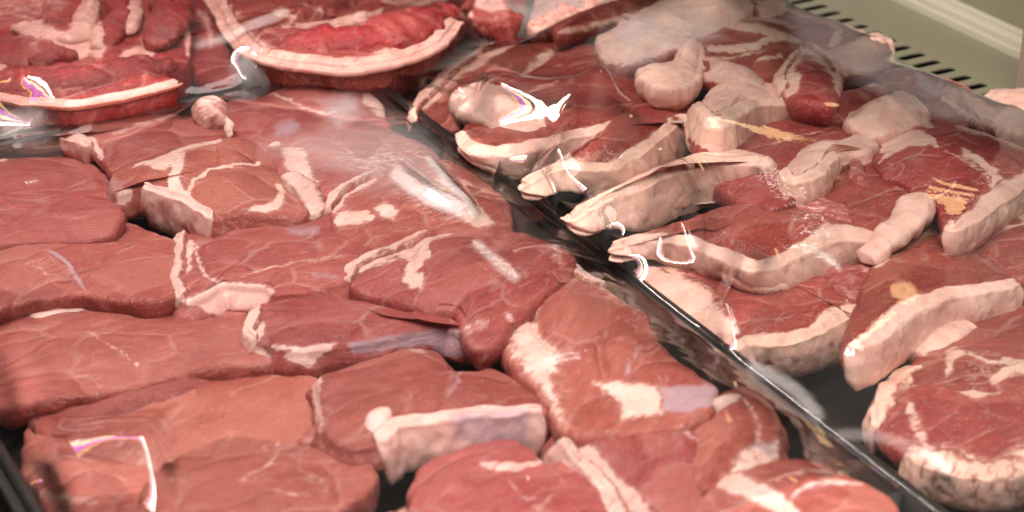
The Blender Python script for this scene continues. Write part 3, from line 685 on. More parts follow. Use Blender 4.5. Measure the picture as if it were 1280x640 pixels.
B('dark red chop with a pale left rim, in the back left corner',
  [(512, 140), (538, 110), (578, 76), (640, 50), (700, 40), (762, 38), (802, 46), (792, 62), (742, 76), (704, 92), (662, 108), (630, 124), (592, 142), (575, 156), (545, 160), (524, 156)],
  z=0.0380, tilt=(0.0, -0.03), t=0.0178, fib=0.6,
  paints=[('F', [(514, 142), (540, 112), (580, 78), (640, 53)], 14), ('F', [(650, 108), (665, 88), (690, 64)], 9, .6), ('F', [(560, 120), (590, 105), (640, 98)], 3, .4), ('F', [(640, 52), (700, 42), (760, 40)], 6, .5)],
  rinds=[((520, 150), [(560, 92), (640, 52)], [0.005, 0.010, 0.008, 0.003])])
B('bright red chop face with sharp film glints along its top, behind the pale-ended chop',
  [(618, 112), (660, 95), (698, 70), (722, 58), (762, 70), (802, 90), (818, 112), (792, 132), (742, 142), (702, 152), (660, 152), (622, 142)], ext=(8, 12, 0, 0), z=0.0500, tilt=(0.0, -0.05), t=0.0207, fib=0.4, dome=.006,
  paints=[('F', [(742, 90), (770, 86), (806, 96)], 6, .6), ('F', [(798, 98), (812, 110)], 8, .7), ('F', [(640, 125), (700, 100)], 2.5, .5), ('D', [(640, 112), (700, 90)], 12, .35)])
r3b, i3b = B('chop with a swollen pale fat end and thick rind, under the large rainbow film glint',
  [(574, 172), (582, 146), (588, 116), (602, 104), (650, 118), (722, 116), (772, 128), (764, 158), (704, 176), (652, 192), (610, 194), (584, 188)], tip=(562, 650), lean=0.010, z=0.0500, tilt=(0.0, -0.06), t=0.0222, fib=0.5, flare=.003, dome=.006,
  paints=[('FP', [(558, 172), (610, 188), (660, 186), (720, 166), (765, 150), (760, 200), (640, 240), (570, 210)], 4), ('FP', [(740, 110), (765, 112), (770, 150), (745, 160)], 5, .8), ('G', [(600, 170), (625, 148), (650, 140)], 4, .002), ('D', [(632, 172), (680, 168)], 7, .5)],
  rinds=[((569, 170), [(620, 193), (762, 156)], [0.006, 0.010, 0.010, 0.007, 0.004], dict(t=0.0192, lower=0.0009))])
tube('fat_end', r3b, [(594, 118), (612, 138), (645, 156), (684, 166)], [0.052, 0.052, 0.051, 0.050], [0.018, 0.023, 0.021, 0.014], CHOP, 'B', flat=.55, n=30, M=90, Z0=(.95, 0, 0))
r7, i7 = B('folded chop showing a broad smooth pinkish rind, at the centre of the right tray',
  [(870, 130), (886, 112), (904, 100), (930, 96), (960, 94), (984, 102), (992, 118), (982, 130), (952, 132), (925, 146), (905, 160), (885, 158)], z=0.0640, tilt=(-0.1, -0.14), t=0.0252, flare=.006, dome=.006,
  paints=[('FP', [(860, 130), (895, 96), (990, 88), (1000, 150), (950, 160), (900, 200), (872, 180)], 3)],
  rinds=[((872, 134), [(930, 146), (990, 120)], [0.006, 0.012, 0.006], dict(t=0.0233, lower=0.0018))])
B('deep red chop face with fine grain, just right of the folded pinkish rind',
  [(872, 200), (890, 186), (915, 168), (950, 145), (990, 134), (1030, 137), (1060, 153), (1068, 166), (1045, 192), (1012, 218), (988, 244), (960, 250), (925, 240), (890, 220)], ext=(10, 8, 0, 0), z=0.0510, tilt=(0.08, -0.1), t=0.0192, fib=0.6,
  paints=[('D', [(880, 195), (920, 200), (960, 215)], 16, .3), ('F', [(960, 180), (1040, 160)], 2, .5)])
r4b, i4b = B('chop with a dull red face and a long sweeping rind curving along its near side',
  [(652, 236), (674, 223), (702, 212), (742, 213), (772, 211), (802, 190), (832, 166), (850, 150), (866, 160), (874, 140), (866, 118), (830, 110), (790, 118), (764, 138), (742, 164), (718, 196), (690, 206), (664, 218)], tip=(642, 740), lean=0.014, z=0.0560, tilt=(0.0, -0.10), t=0.0207, fib=1.1, flare=.003,
  paints=[('F', [(646, 234), (702, 214), (772, 212), (850, 152)], 16), ('FP', [(635, 232), (700, 218), (770, 220), (850, 165), (870, 180), (780, 270), (660, 290)], 4), ('FP', [(820, 150), (862, 112), (880, 130), (860, 165)], 6, .2)],
  rinds=[((648, 232), [(772, 211), (866, 158)], [0.004, 0.007, 0.007, 0.006, 0.006], dict(t=0.0205, lower=0.0012))])
r6b, i6b = B('chop lying on edge, showing one long plain pinkish rind',
  [(710, 277), (740, 262), (790, 241), (850, 216), (900, 207), (940, 205), (960, 206), (956, 192), (905, 184), (850, 196), (780, 224), (720, 254)], tip=(700, 800), lean=0.014, z=0.0640, tilt=(0.02, -0.10), t=0.0252, flare=.004,
  paints=[('FP', [(690, 278), (700, 240), (850, 185), (970, 185), (970, 240), (800, 300), (700, 340)], 4)],
  rinds=[((704, 274), [(850, 216), (960, 203)], [0.004, 0.009, 0.009, 0.009, 0.005], dict(t=0.0233, lower=0.0015))])
r15b, i15b = B('bent cream fat strip pointing down left beside a deep red face',
  [(980, 204), (1000, 184), (1024, 174), (1050, 174), (1072, 168), (1092, 162), (1098, 176), (1088, 190), (1060, 192), (1042, 200), (1024, 222), (1000, 232), (980, 226)], z=0.0600, tilt=(0.0, -0.08), t=0.0163, flare=.002, dome=.006,
  paints=[('FP', [(970, 200), (1020, 165), (1100, 155), (1100, 200), (1045, 210), (1020, 245), (970, 245)], 4)],
  rinds=[((982, 214), [(1022, 224), (1046, 198)], [0.005, 0.009, 0.005], dict(t=0.0150, lower=0.0006))])
r16b, i16b = B('dull red slice with a thin red sinew lying on it',
  [(1008, 250), (1028, 218), (1050, 198), (1082, 190), (1132, 208), (1166, 234), (1174, 252), (1132, 282), (1092, 304), (1068, 282), (1046, 262)], ext=(10, 10, 0, 10), z=0.0480, tilt=(0.0, -0.08), t=0.0192, fib=0.4,
  paints=[('F', [(1012, 250), (1030, 225), (1050, 204)], 9, .8), ('F', [(1160, 232), (1166, 246)], 7, .7), ('SP', [(1110, 225), (1150, 230), (1140, 245), (1115, 240)], 8, .4), ('D', [(1020, 252), (1060, 262)], 12, .4)])
tube('sinew', r16b, [(1064, 192), (1070, 212), (1078, 230), (1088, 242)], [0.055, 0.055, 0.054, 0.052], [0.003, 0.004, 0.005, 0.004], CHOP, 'B', Z0=(0.3, 0, 0), flat=0.5)
B('dark slice with pale marks at the right edge, under the veined chop',
  [(1192, 292), (1236, 264), (1300, 236), (1340, 260), (1330, 340), (1268, 338), (1232, 312)], ext=(14, 10, 0, 0), z=0.0400, tilt=(0.0, -0.08), t=0.0178, fib=0.3,
  paints=[('F', [(1250, 262), (1275, 268), (1300, 290)], 8, .8), ('FP', [(1246, 276), (1262, 278), (1258, 288)], 4), ('F', [(1200, 290), (1250, 285), (1300, 275)], 3, .7)])
B('big chop veined with curved white fat lines and a front right fat rim',
  [(1094, 192), (1108, 162), (1140, 148), (1190, 154), (1240, 168), (1284, 184), (1310, 200), (1290, 226), (1252, 250), (1214, 280), (1184, 287), (1166, 252), (1132, 228), (1102, 214)], z=0.0600, tilt=(0.03, -0.05), t=0.0192, fib=0.4,
  paints=[('F', [(1100, 190), (1122, 176), (1150, 170), (1170, 180)], 8), ('F', [(1098, 204), (1130, 180), (1160, 180)], 5, .8), ('FP', [(1202, 186), (1220, 192), (1248, 214), (1244, 224), (1222, 204), (1205, 198)], 3), ('F', [(1244, 222), (1252, 236)], 9), ('F', [(1180, 188), (1230, 215), (1240, 240)], 3, .5),
          ('F', [(1186, 284), (1220, 272), (1256, 246), (1300, 212)], 15), ('F', [(1110, 162), (1140, 152), (1165, 158)], 6, .7), ('F', [(1195, 156), (1245, 170), (1285, 186)], 7, .7), ('F', [(1150, 255), (1190, 235), (1195, 225)], 2.5, .5), ('D', [(1100, 205), (1140, 205)], 14, .4), ('SP', [(1130, 190), (1165, 190), (1160, 205), (1120, 210)], 8, .4)],
  rinds=[((1186, 284), [(1250, 251), (1304, 210)], [0.004, 0.010, 0.012, 0.008], dict(t=0.0150))])
r10, i10 = B('wide chop with a long slanted bone edge and a red marrow dot',
  [(1080, 352), (1090, 332), (1122, 298), (1156, 266), (1176, 266), (1206, 290), (1240, 310), (1264, 330), (1274, 352), (1232, 364), (1180, 376), (1132, 400), (1094, 424), (1068, 434), (1062, 405), (1072, 375)], z=0.0480, tilt=(-0.04, -0.1), t=0.0207, fib=0.5, flare=.003,
  paints=[('F', [(1070, 430), (1132, 402), (1180, 378), (1272, 354)], 12), ('D', [(1200, 296), (1240, 320), (1262, 345)], 18, .35), ('F', [(1210, 290), (1240, 308), (1266, 334)], 5, .9), ('F', [(1095, 336), (1130, 305), (1165, 285)], 5, .8), ('F', [(1130, 300), (1170, 290), (1190, 295)], 2.5, .5)],
  rinds=[((1068, 430), [(1180, 376), (1272, 354)], [0.005, 0.010, 0.010, 0.008, 0.006], dict(t=0.0205, lower=0.0018, paints=[('D', [(1175, 380), (1200, 374)], 4, .4)]))])
tube('bone', r10, [(1078, 328), (1100, 308), (1128, 282), (1150, 258), (1160, 254)], [0.048, 0.053, 0.057, 0.060, 0.060], [0.008, 0.009, 0.010, 0.011, 0.011], CHOP, 'B', Z0=(.95, 0, 0), n=24, flat=0.65)
tube('marrow', r10, [(1180, 298), (1189, 300), (1198, 302)], [0.051, 0.052, 0.051], [0.005, 0.007, 0.005], CHOP, 'B', Z0=(0, 0, 0.35), flat=.7)
tube('fat_fold', r10, [(1140, 452), (1165, 430), (1195, 412), (1210, 405)], [0.028, 0.032, 0.034, 0.034], [0.010, 0.014, 0.012, 0.008], CHOP, 'B', flat=.5)
r9, i9 = B('chop with a wine-red face and a wide pale rind reaching down to the tray divider',
  [(797, 340), (822, 331), (860, 334), (900, 344), (960, 348), (1040, 326), (1082, 326), (1108, 344), (1114, 370), (1096, 402), (1086, 416), (1064, 397), (1030, 413), (985, 429), (945, 431), (934, 430), (916, 434), (884, 412), (842, 378)], lean=0.012, ext=(14, 0, 0, 8), z=0.0360, tilt=(0.0, -0.07), t=0.0178, fib=0.3, flare=.003,
  paints=[('FP', [(775, 335), (830, 325), (862, 345), (892, 376), (916, 404), (940, 432), (900, 446), (850, 410), (810, 372)], 5), ('F', [(930, 428), (985, 426), (1030, 411), (1064, 396)], 12), ('FP', [(1052, 398), (1064, 390), (1090, 415), (1085, 425), (1060, 420)], 4), ('D', [(880, 350), (960, 355), (1000, 345)], 12, .4), ('DP', [(1030, 335), (1080, 330), (1105, 350), (1100, 390), (1085, 400), (1050, 370)], 8, .0)],
  rinds=[((790, 342), [(835, 386), (900, 436)], [0.010, 0.026, 0.024, 0.012], dict(t=0.0150, lower=0.0012, name='fat_flap')), ((915, 434), [(1000, 424), (1090, 412)], [0.006, 0.008, 0.008, 0.012, 0.010], dict(t=0.0177, lower=0.0018, paints=[('D', [(950, 445), (962, 448)], 7, .5), ('D', [(990, 448), (998, 452)], 8, .6), ('D', [(1038, 428), (1042, 434)], 6, .5)]))])
tube('loose_tissue', r9, [(1035, 340), (1060, 345), (1085, 362), (1092, 390)], [0.038, 0.040, 0.040, 0.036], [0.010, 0.020, 0.020, 0.012], CHOP, 'B', flat=.3, Z0=(0.25, 0, 0), n=24)
r8b, i8b = B('chop with a hollow dark red face in a thick cream rind',
  [(762, 314), (800, 302), (850, 303), (890, 318), (934, 338), (970, 336), (1008, 318), (1050, 302), (1088, 300), (1094, 288), (1084, 278), (1058, 264), (1012, 250), (960, 238), (900, 254), (858, 270), (800, 288)], tip=(758, 850), lean=0.010, z=0.0520, tilt=(0.0, -0.08), t=0.0178, fib=1.0, flare=.004,
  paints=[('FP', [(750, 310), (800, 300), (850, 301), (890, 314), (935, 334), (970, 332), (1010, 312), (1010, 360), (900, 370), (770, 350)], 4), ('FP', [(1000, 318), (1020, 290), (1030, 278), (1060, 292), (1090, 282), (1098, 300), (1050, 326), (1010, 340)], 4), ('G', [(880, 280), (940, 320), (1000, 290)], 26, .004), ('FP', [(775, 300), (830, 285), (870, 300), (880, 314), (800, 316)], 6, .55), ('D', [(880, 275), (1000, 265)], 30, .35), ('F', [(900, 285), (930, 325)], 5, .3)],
  rinds=[((764, 315), [(890, 318), (1090, 296)], [0.004, 0.006, 0.008, 0.009, 0.009, 0.014, 0.014], dict(t=0.0177, lower=0.0018, proud=.0025))])
tube('loose_tissue', r8b, [(960, 248), (985, 246), (1015, 258), (1045, 266), (1068, 284)], [0.050, 0.050, 0.050, 0.050, 0.048], [0.006, 0.012, 0.013, 0.012, 0.008], CHOP, 'B', flat=.35, Z0=(0.3, 0, 0), n=22, M=90)
B('red chop crossed by thin fat lines, behind the lower right corner chop',
  [(1136, 456), (1164, 428), (1198, 408), (1250, 388), (1300, 378), (1350, 400), (1350, 480), (1300, 486), (1242, 480), (1200, 484), (1174, 478), (1148, 472)], ext=(14, 10, 0, 0), z=0.0340, tilt=(0.0, -0.08), t=0.0178, fib=0.2,
  paints=[('F', [(1184, 470), (1190, 446), (1205, 440)], 8, .7), ('F', [(1210, 440), (1235, 450), (1290, 452)], 5, .7), ('F', [(1240, 478), (1270, 460), (1300, 466)], 9, .8), ('DP', [(1230, 400), (1290, 390), (1290, 430), (1240, 430)], 10, .4)])
B('chop with a ragged cream left edge beside bare black tray, lower right',
  [(1090, 520), (1098, 500), (1110, 482), (1134, 466), (1180, 464), (1214, 480), (1244, 484), (1300, 466), (1350, 480), (1350, 580), (1290, 590), (1240, 596), (1190, 592), (1140, 574), (1108, 548)], z=0.0300, tilt=(0.0, -0.05), t=0.0178, fib=0.2, ragged=.0016,
  paints=[('F', [(1092, 524), (1100, 498), (1112, 482), (1136, 468), (1182, 466)], 20), ('F', [(1130, 470), (1180, 470), (1215, 486), (1240, 486), (1275, 474)], 11), ('F', [(1136, 500), (1144, 530), (1160, 560)], 8, .55), ('FP', [(1150, 560), (1180, 556), (1240, 575), (1300, 540), (1300, 600), (1180, 600)], 9, .75), ('D', [(1110, 530), (1150, 560)], 16, .3)],
  rinds=[((1096, 532), [(1112, 482), (1182, 465)], [0.006, 0.010, 0.014, 0.010, 0.005], dict(t=0.0165)), ((1130, 572), [(1190, 592), (1290, 590)], [0.008, 0.014, 0.010, 0.012], dict(t=0.0150, fatv=.62))])

B('pale beige flesh pressed flat under the film, along the right rim below the vent slots',
  [(1128, 84), (1160, 88), (1205, 110), (1246, 132), (1262, 150), (1226, 156), (1190, 132), (1150, 108)], z=0.050, tilt=(0, -.02), t=0.018, wav=.004, ragged=.003, paints=[('FP', [(1120, 80), (1270, 130), (1270, 165), (1180, 150)], 8, .7)])
# ---- back left tray
def Cc(label, outline, z, tilt, t, paints=(), rinds=(), **kw):
    tr = kw.pop('tray', 'C')
    return piece('rib_cut', label, 'rib cut', GC if tr == 'C' else 'whitish cuts in the back right tray', tr, outline, z, tilt, t, BELLY, paints, rinds, **kw)
rc1, ic1 = Cc('big hollow rib cut with inner fat folds, in the top left corner',
  [(-90, 122), (-20, 120), (40, 130), (90, 132), (150, 124), (200, 110), (222, 104), (216, 94), (236, 74), (240, 40), (226, 4), (214, -40), (60, -60), (-90, -60)], z=0.060, tilt=(0.0, 0.05), t=0.034, fib=0.15, dome=.006, wav=.004,
  paints=[('F', [(18, 34), (45, 36), (80, 48), (98, 40), (112, 20), (118, -10)], 13), ('F', [(85, 62), (100, 58), (118, 40), (124, 66)], 18, .9), ('FP', [(90, 66), (100, 40), (118, 35), (130, 60), (128, 75), (110, 68)], 5, .8), ('F', [(162, -10), (168, 15), (165, 32)], 12, .9), ('F', [(140, 0), (148, 28)], 7, .7), ('F', [(150, 70), (175, 62), (190, 68)], 9, .7),
          ('F', [(178, 58), (186, 45)], 8, .5), ('F', [(0, 88), (12, 96), (28, 98)], 12, .8), ('FP', [(30, 50), (50, 46), (55, 60), (38, 62)], 5, .5), ('D', [(14, 88), (36, 92)], 12, .9), ('G', [(10, 86), (40, 92)], 10, .01), ('FP', [(-90, -60), (100, -60), (92, 8), (60, 30), (0, 32), (-90, 30)], 12, .42), ('G', [(-40, 10), (60, 14)], 26, .008), ('B', [(20, 36), (80, 50), (110, 30), (116, -10)], 9, .007),
          ('B', [(-40, 110), (80, 112), (200, 92)], 16, .006), ('F', [(220, 2), (232, 40), (234, 70)], 5, .7), ('G', [(200, 20), (210, 60)], 10, .004), ('G', [(130, 40), (135, 0)], 8, .004), ('G', [(152, 40), (156, 5)], 7, .004), ('B', [(166, 25), (164, -5)], 8, .004), ('D', [(45, 66), (75, 60)], 12, .4)],
  rinds=[((-85, 124), [(90, 132), (220, 105)], [0.002, 0.004, 0.004, 0.003], dict(t=-0.0025, lower=0.002, nz=.6, fatv=.8))])
for pts, zs, rad, fz, nm in (([(14, 36), (48, 38), (84, 52), (104, 36), (114, 0)], [.064, .066, .066, .068, .068], [.007, .008, .009, .009, .007], .8, 'fat_fold'),
        ([(132, 62), (144, 36), (150, 10), (146, -14)], [.064, .068, .070, .070], [.008, .010, .010, .008], 0.1, 'lean_fold'), ([(160, 44), (168, 22), (164, -8)], [.066, .070, .070], [.004, .007, .006], .9, 'fat_fold'),
        ([(186, 66), (204, 40), (214, 14), (208, -16)], [.060, .068, .070, .070], [.010, .015, .015, .010], 0.05, 'lean_fold'), ([(120, 66), (126, 50), (124, 30)], [.064, .066, .066], [.007, .009, .006], .75, 'fat_fold'),
        ([(-40, 106), (40, 104), (110, 98), (170, 88), (222, 84)], [.058, .060, .060, .060, .058], [.012, .018, .019, .017, .010], 0.02, 'lean_fold'), ([(36, 84), (70, 72), (96, 70)], [.062, .065, .064], [.007, .010, .007], 0.0, 'lean_fold'),
        ([(-30, 84), (0, 90), (24, 104)], [.062, .062, .060], [.006, .008, .005], .7, 'fat_fold')):
    tube(nm, rc1, pts, zs, rad, BELLY, 'C', flat=.6, n=22, M=80, Z0=(fz, 0, 0))
Cc('dark red rolled flap of meat in the shadow between the two rib cuts',
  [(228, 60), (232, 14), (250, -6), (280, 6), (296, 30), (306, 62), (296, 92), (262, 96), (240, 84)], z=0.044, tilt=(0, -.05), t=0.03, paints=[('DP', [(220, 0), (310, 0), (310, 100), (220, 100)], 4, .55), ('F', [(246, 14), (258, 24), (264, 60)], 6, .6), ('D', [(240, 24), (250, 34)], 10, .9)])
rc3, ic3 = Cc('long curved rib cut with a pale fat flank, behind the middle of the left tray',
  [(262, -20), (276, 6), (292, 34), (312, 58), (345, 72), (388, 78), (440, 82), (490, 72), (540, 52), (572, 16), (590, -30), (420, -60), (280, -60)], z=0.064, tilt=(0.0, 0.02), t=0.034, fib=0.1, dome=.006, wav=.003,
  paints=[('F', [(262, -10), (290, 34), (318, 60), (350, 74)], 13, .85), ('F', [(350, 74), (400, 78), (450, 78), (500, 64), (560, 40)], 9, .8), ('F', [(350, 30), (365, 36), (400, 33), (450, 24), (475, 16)], 5, .7), ('F', [(436, 28), (440, 60)], 3, .6), ('F', [(470, 18), (482, 50)], 3, .5), ('F', [(516, 14), (508, 36)], 4, .6), ('D', [(415, 12), (445, -2)], 10, .9), ('G', [(410, 14), (446, -4)], 8, .008),
          ('B', [(370, 20), (390, 8), (410, 20)], 10, .006), ('F', [(345, 14), (366, 20), (362, 30)], 9, .7), ('B', [(320, 40), (400, 56), (500, 44)], 16, .004), ('F', [(480, 0), (540, 2), (570, 8)], 7, .6), ('F', [(372, 5), (395, 8), (408, 20)], 4, .6)],
  rinds=[((268, -6), [(388, 78), (566, 26)], [0.004, 0.007, 0.007, 0.005, 0.004], dict(t=0.001, lower=0.006, nz=.6, fatv=.72))])
for pts, zs, rad, fz, nm in (([(320, 46), (380, 56), (450, 52), (520, 34), (566, 8)], [.060, .062, .064, .064, .062], [.012, .020, .021, .019, .012], 0.02, 'lean_fold'), ([(352, 34), (400, 32), (450, 22), (480, 12)], [.066, .068, .070, .070], [.003, .005, .005, .003], .75, 'fat_fold'),
        ([(366, 22), (384, 10), (404, 12), (412, 26)], [.066, .070, .070, .066], [.006, .009, .009, .006], 0.15, 'lean_fold'), ([(276, 2), (296, 34), (322, 60)], [.060, .058, .054], [.007, .011, .009], .7, 'fat_fold')):
    tube(nm, rc3, pts, zs, rad, BELLY, 'C', flat=.6, n=22, M=80, Z0=(fz, 0, 0))
Cc('whitish bony cut with a red edge, at the top centre',
  [(576, 8), (600, 20), (628, 28), (646, 24), (656, 2), (650, -40), (590, -50)], z=0.056, tilt=(0, -.02), t=0.03, tray='D', paints=[('FP', [(576, -40), (634, -40), (634, 18), (600, 14), (580, 4)], 6, .75), ('F', [(570, 6), (590, 20)], 6)])
Cc('pale fatty cut at the top edge, behind the dark red corner chop',
  [(660, 30), (668, 0), (680, -30), (780, -50), (790, -20), (760, 8), (720, 20), (690, 34)], z=0.050, tilt=(0, -.02), t=0.03, tray='D', paints=[('FP', [(650, -60), (800, -60), (800, 40), (650, 50)], 6, .6)])

# ------------------------------------------------------------------ trays
RIM = 0.040
def uv(P): return float(P[0] * E2[0] + P[1] * E2[1]), float(P[0] * E1[0] + P[1] * E1[1])
def xy(u, v): return np.stack([np.asarray(u) * E2[0] + np.asarray(v) * E1[0], np.asarray(u) * E2[1] + np.asarray(v) * E1[1]], -1)

uA1 = 0.5 * (uv(at(443, 90, RIM))[0] + uv(at(1150, 640, RIM))[0])
uA0 = uv(at(12, 590, RIM))[0]
vA1 = uv(at(443, 90, RIM))[1] + 0.004
vA0 = uv(at(640, 780, RIM))[1]
uB0 = uA1 + 0.007
uB1 = 0.5 * (uv(at(1280, 158, RIM))[0] + uv(at(965, 6, RIM))[0])
vB1 = uv(at(478, 86, RIM))[1]
vB0 = uv(at(1240, 760, RIM))[1]
vC0 = vA1 + 0.008
uC1 = uv(at(592, 40, RIM))[0]
BOX = {'A': (uA0, uA1, vA0, vA1), 'B': (uB0, uB1, vB0, vB1), 'C': (uC1 - 0.62, uC1, vC0, vC0 + 0.36), 'D': (uC1 + 0.006, uC1 + 0.40, vB1 + 0.008, vB1 + 0.36)}
print('boxes', {k: [round(x, 3) for x in v] for k, v in BOX.items()})

def ring_mesh(name, secs, mat, parent, box, n=10):
    """Rounded rectangles at (inset, z) joined in order."""
    u0, u1, v0, v1 = box; V = []; 
    for ins, z in secs:
        r = max(0.022 - ins * 0.5, 0.006)
        for (cu, cv, a0) in ((u1 - ins - r, v1 - ins - r, 0), (u0 + ins + r, v1 - ins - r, 90), (u0 + ins + r, v0 + ins + r, 180), (u1 - ins - r, v0 + ins + r, 270)):
            for k in range(n):
                an = R(a0 + 90 * k / (n - 1))
                p = xy(cu + r * math.cos(an), cv + r * math.sin(an)); V.append((p[0], p[1], z))
    m = 4 * n
    F = [tuple(q) for q in lattice_faces(len(secs), m).tolist()]
    return V, F, m

def tray(key, label):
    box = BOX[key]; u0, u1, v0, v1 = box
    c = xy((u0 + u1) / 2, (v0 + v1) / 2)
    root = empty('meat_tray', (float(c[0]), float(c[1]), 0.0005)); tag(root, label, 'tray', 'black plastic meat trays')
    V, F, m = ring_mesh('wall', [(0.0045, RIM - 0.001), (0.010, 0.012), (0.016, 0.0055), (0.018, 0.0035), (0.012, 0.003), (0.006, 0.012), (0.003, RIM - 0.001)], TRAYIN, root, box)
    o = mesh_obj('wall', V, F, TRAYIN, root); 
    V, F, m = ring_mesh('base', [(0.015, 0.0050), (0.015, 0.0015)], TRAY, root, box)
    F = [tuple(range(m)), tuple(range(m, 2 * m))[::-1]] + F
    mesh_obj('base', V, F, TRAY, root, smooth=False)
    V, F, m = ring_mesh('rim', [(0.0050, RIM - 0.0012), (0.0045, RIM), (0.003, RIM + 0.0010), (0.001, RIM + 0.0008), (-0.001, RIM), (-0.002, RIM - 0.004), (-0.0010, RIM - 0.004), (0.000, RIM - 0.0015), (0.0050, RIM - 0.0012)], TRAY, root, box)
    mesh_obj('rim', V, F, TRAY, root)
    return root

tray('A', 'black tray packed with pale pink slices, at the front left')
tray('B', 'black tray piled with thick-rind red chops, at the right')
tray('C', 'black tray holding red rib cuts, behind the front left tray')
tray('D', 'black tray with whitish cuts, behind the right tray at the top edge')

# ------------------------------------------------------------------ stretched wrap
def wrap(key, label, ridges=(), haze_marks=(), step=0.0022, sub=None):
    u0, u1, v0, v1 = BOX[key]
    u0 -= 0.0028; u1 += 0.0028; v0 -= 0.0028; v1 += 0.0028
    Vs, Fs, off = [], [], 0
    for V, F in OBST.get(key, []):
        Vs.append(V); Fs += [tuple(i + off for i in f) for f in F]; off += len(V)
    bv = BVHTree.FromPolygons(np.vstack(Vs).tolist(), Fs) if Vs else None
    nu, nv = int((u1 - u0) / step) + 1, int((v1 - v0) / step) + 1
    U, W = np.meshgrid(np.linspace(u0, u1, nu), np.linspace(v0, v1, nv), indexing='ij')
    XY = xy(U, W)
    ob = np.full((nu, nv), -0.05)
    if bv:
        for i in range(nu):
            for j in range(nv):
                h = bv.ray_cast(Vector((XY[i, j, 0], XY[i, j, 1], 0.5)), Vector((0, 0, -1)))
                if h[0] is not None: ob[i, j] = h[0].z + 0.0020
    ob[0, :] = ob[-1, :] = ob[:, 0] = ob[:, -1] = -1
    z = np.full((nu, nv), RIM + 0.0016)
    def relax(z, ob, it):
        for _ in range(it):
            z[1:-1, 1:-1] = np.maximum(ob[1:-1, 1:-1], 0.25 * (z[:-2, 1:-1] + z[2:, 1:-1] + z[1:-1, :-2] + z[1:-1, 2:]))
        return z
    def down(a, f, mx):
        n0, n1 = a.shape[0] // f, a.shape[1] // f
        b = a[:n0 * f, :n1 * f].reshape(n0, f, n1, f)
        return b.max((1, 3)) if mx else b.mean((1, 3))
    def up(a, shp):
        i = np.linspace(0, a.shape[0] - 1, shp[0]); j = np.linspace(0, a.shape[1] - 1, shp[1])
        b = np.array([np.interp(j, np.arange(a.shape[1]), r_) for r_ in a])
        return np.array([np.interp(i, np.arange(a.shape[0]), c_) for c_ in b.T]).T
    for f, it in ((8, 600), (4, 500), (2, 300)):
        zc = np.full((nu // f, nv // f), RIM + 0.0016) if f == 8 else up(zc, (nu // f, nv // f))
        zc[0, :] = zc[-1, :] = zc[:, 0] = zc[:, -1] = RIM + 0.0016
        zc = relax(zc, down(ob, f, False), it)
    z = up(zc, (nu, nv)); z[0, :] = z[-1, :] = z[:, 0] = z[:, -1] = RIM + 0.0016
    z = relax(z, ob, 160)
    for _ in range(60):
        z[1:-1, 1:-1] = np.maximum(ob[1:-1, 1:-1] - 0.0022, 0.5 * z[1:-1, 1:-1] + 0.125 * (z[:-2, 1:-1] + z[2:, 1:-1] + z[1:-1, :-2] + z[1:-1, 2:]))
    P = np.concatenate([XY, z[..., None]], -1).reshape(-1, 3)
    px = proj(P)
    edge = (np.minimum(np.minimum(U - u0, u1 - U), np.minimum(W - v0, v1 - W))).reshape(-1)
    ef = sstep(edge, 0.0, 0.012)
    # fine taut wrinkles, running out to the rims
    ang = noise(P * np.array([1, 1, 0]), 9, 77, 1) * 1.2
    q = np.stack([P[:, 0] * np.cos(ang) + P[:, 1] * np.sin(ang), (P[:, 1] * np.cos(ang) - P[:, 0] * np.sin(ang)) * 0.18, 0 * ang], -1)
    wr = noise(q, 120, 5, 2) * sstep(noise(P, 14, 8, 1), -0.1, 0.7)
    P[:, 2] += wr * 0.00022 * ef
    ew = np.exp(-edge / 0.03) * ef
    along = np.where(np.minimum(U - u0, u1 - U) < np.minimum(W - v0, v1 - W), W, U).reshape(-1)
    P[:, 2] += ew * 0.0006 * noise(np.stack([along, 0 * along, 0 * along], -1), 70, 21, 3)
    for pts, w, h in ridges:
        d, t = dist_line(px, catmull(pts, False, 8))
        P[:, 2] += h * np.exp(-(d / w) ** 2) * sstep(1 - np.abs(2 * t - 1), 0.0, 0.5) * ef
    painted_haze = np.zeros(len(P))  # haze painted as colour: pale reflections, plus whitening along the folds
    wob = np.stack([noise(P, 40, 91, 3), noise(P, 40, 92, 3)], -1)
    for f in haze_marks:
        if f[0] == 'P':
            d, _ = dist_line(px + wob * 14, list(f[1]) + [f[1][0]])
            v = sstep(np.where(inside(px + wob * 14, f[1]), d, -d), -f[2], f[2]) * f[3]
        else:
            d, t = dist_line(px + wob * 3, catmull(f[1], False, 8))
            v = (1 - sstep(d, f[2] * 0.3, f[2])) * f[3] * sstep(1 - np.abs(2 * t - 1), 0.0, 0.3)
        painted_haze = np.maximum(painted_haze, v)
    F = lattice_faces(nu, nv, closed=False).tolist()
    # skirt folded down over the rim
    bidx = list(range(0, nv)) + [i * nv + nv - 1 for i in range(1, nu)] + [(nu - 1) * nv + j for j in range(nv - 2, -1, -1)] + [i * nv for i in range(nu - 2, 0, -1)]
    cc = P.mean(0)
    prev = bidx
    for k, (dn, dz) in enumerate(((0.0006, -0.004), (0.0008, -0.012), (-0.002, -0.026))):
        base = len(P)
        Q = P[bidx].copy()
        Q[:, :2] += (Q[:, :2] - cc[:2]) / np.linalg.norm(Q[:, :2] - cc[:2], axis=1, keepdims=True) * dn
        Q[:, 2] += dz
        P = np.vstack([P, Q]); painted_haze = np.r_[painted_haze, np.zeros(len(Q)) + .1]
        cur = list(range(base, base + len(bidx))); n_ = len(bidx)
        F += [(prev[i], prev[(i + 1) % n_], cur[(i + 1) % n_], cur[i]) for i in range(n_)]
        prev = cur
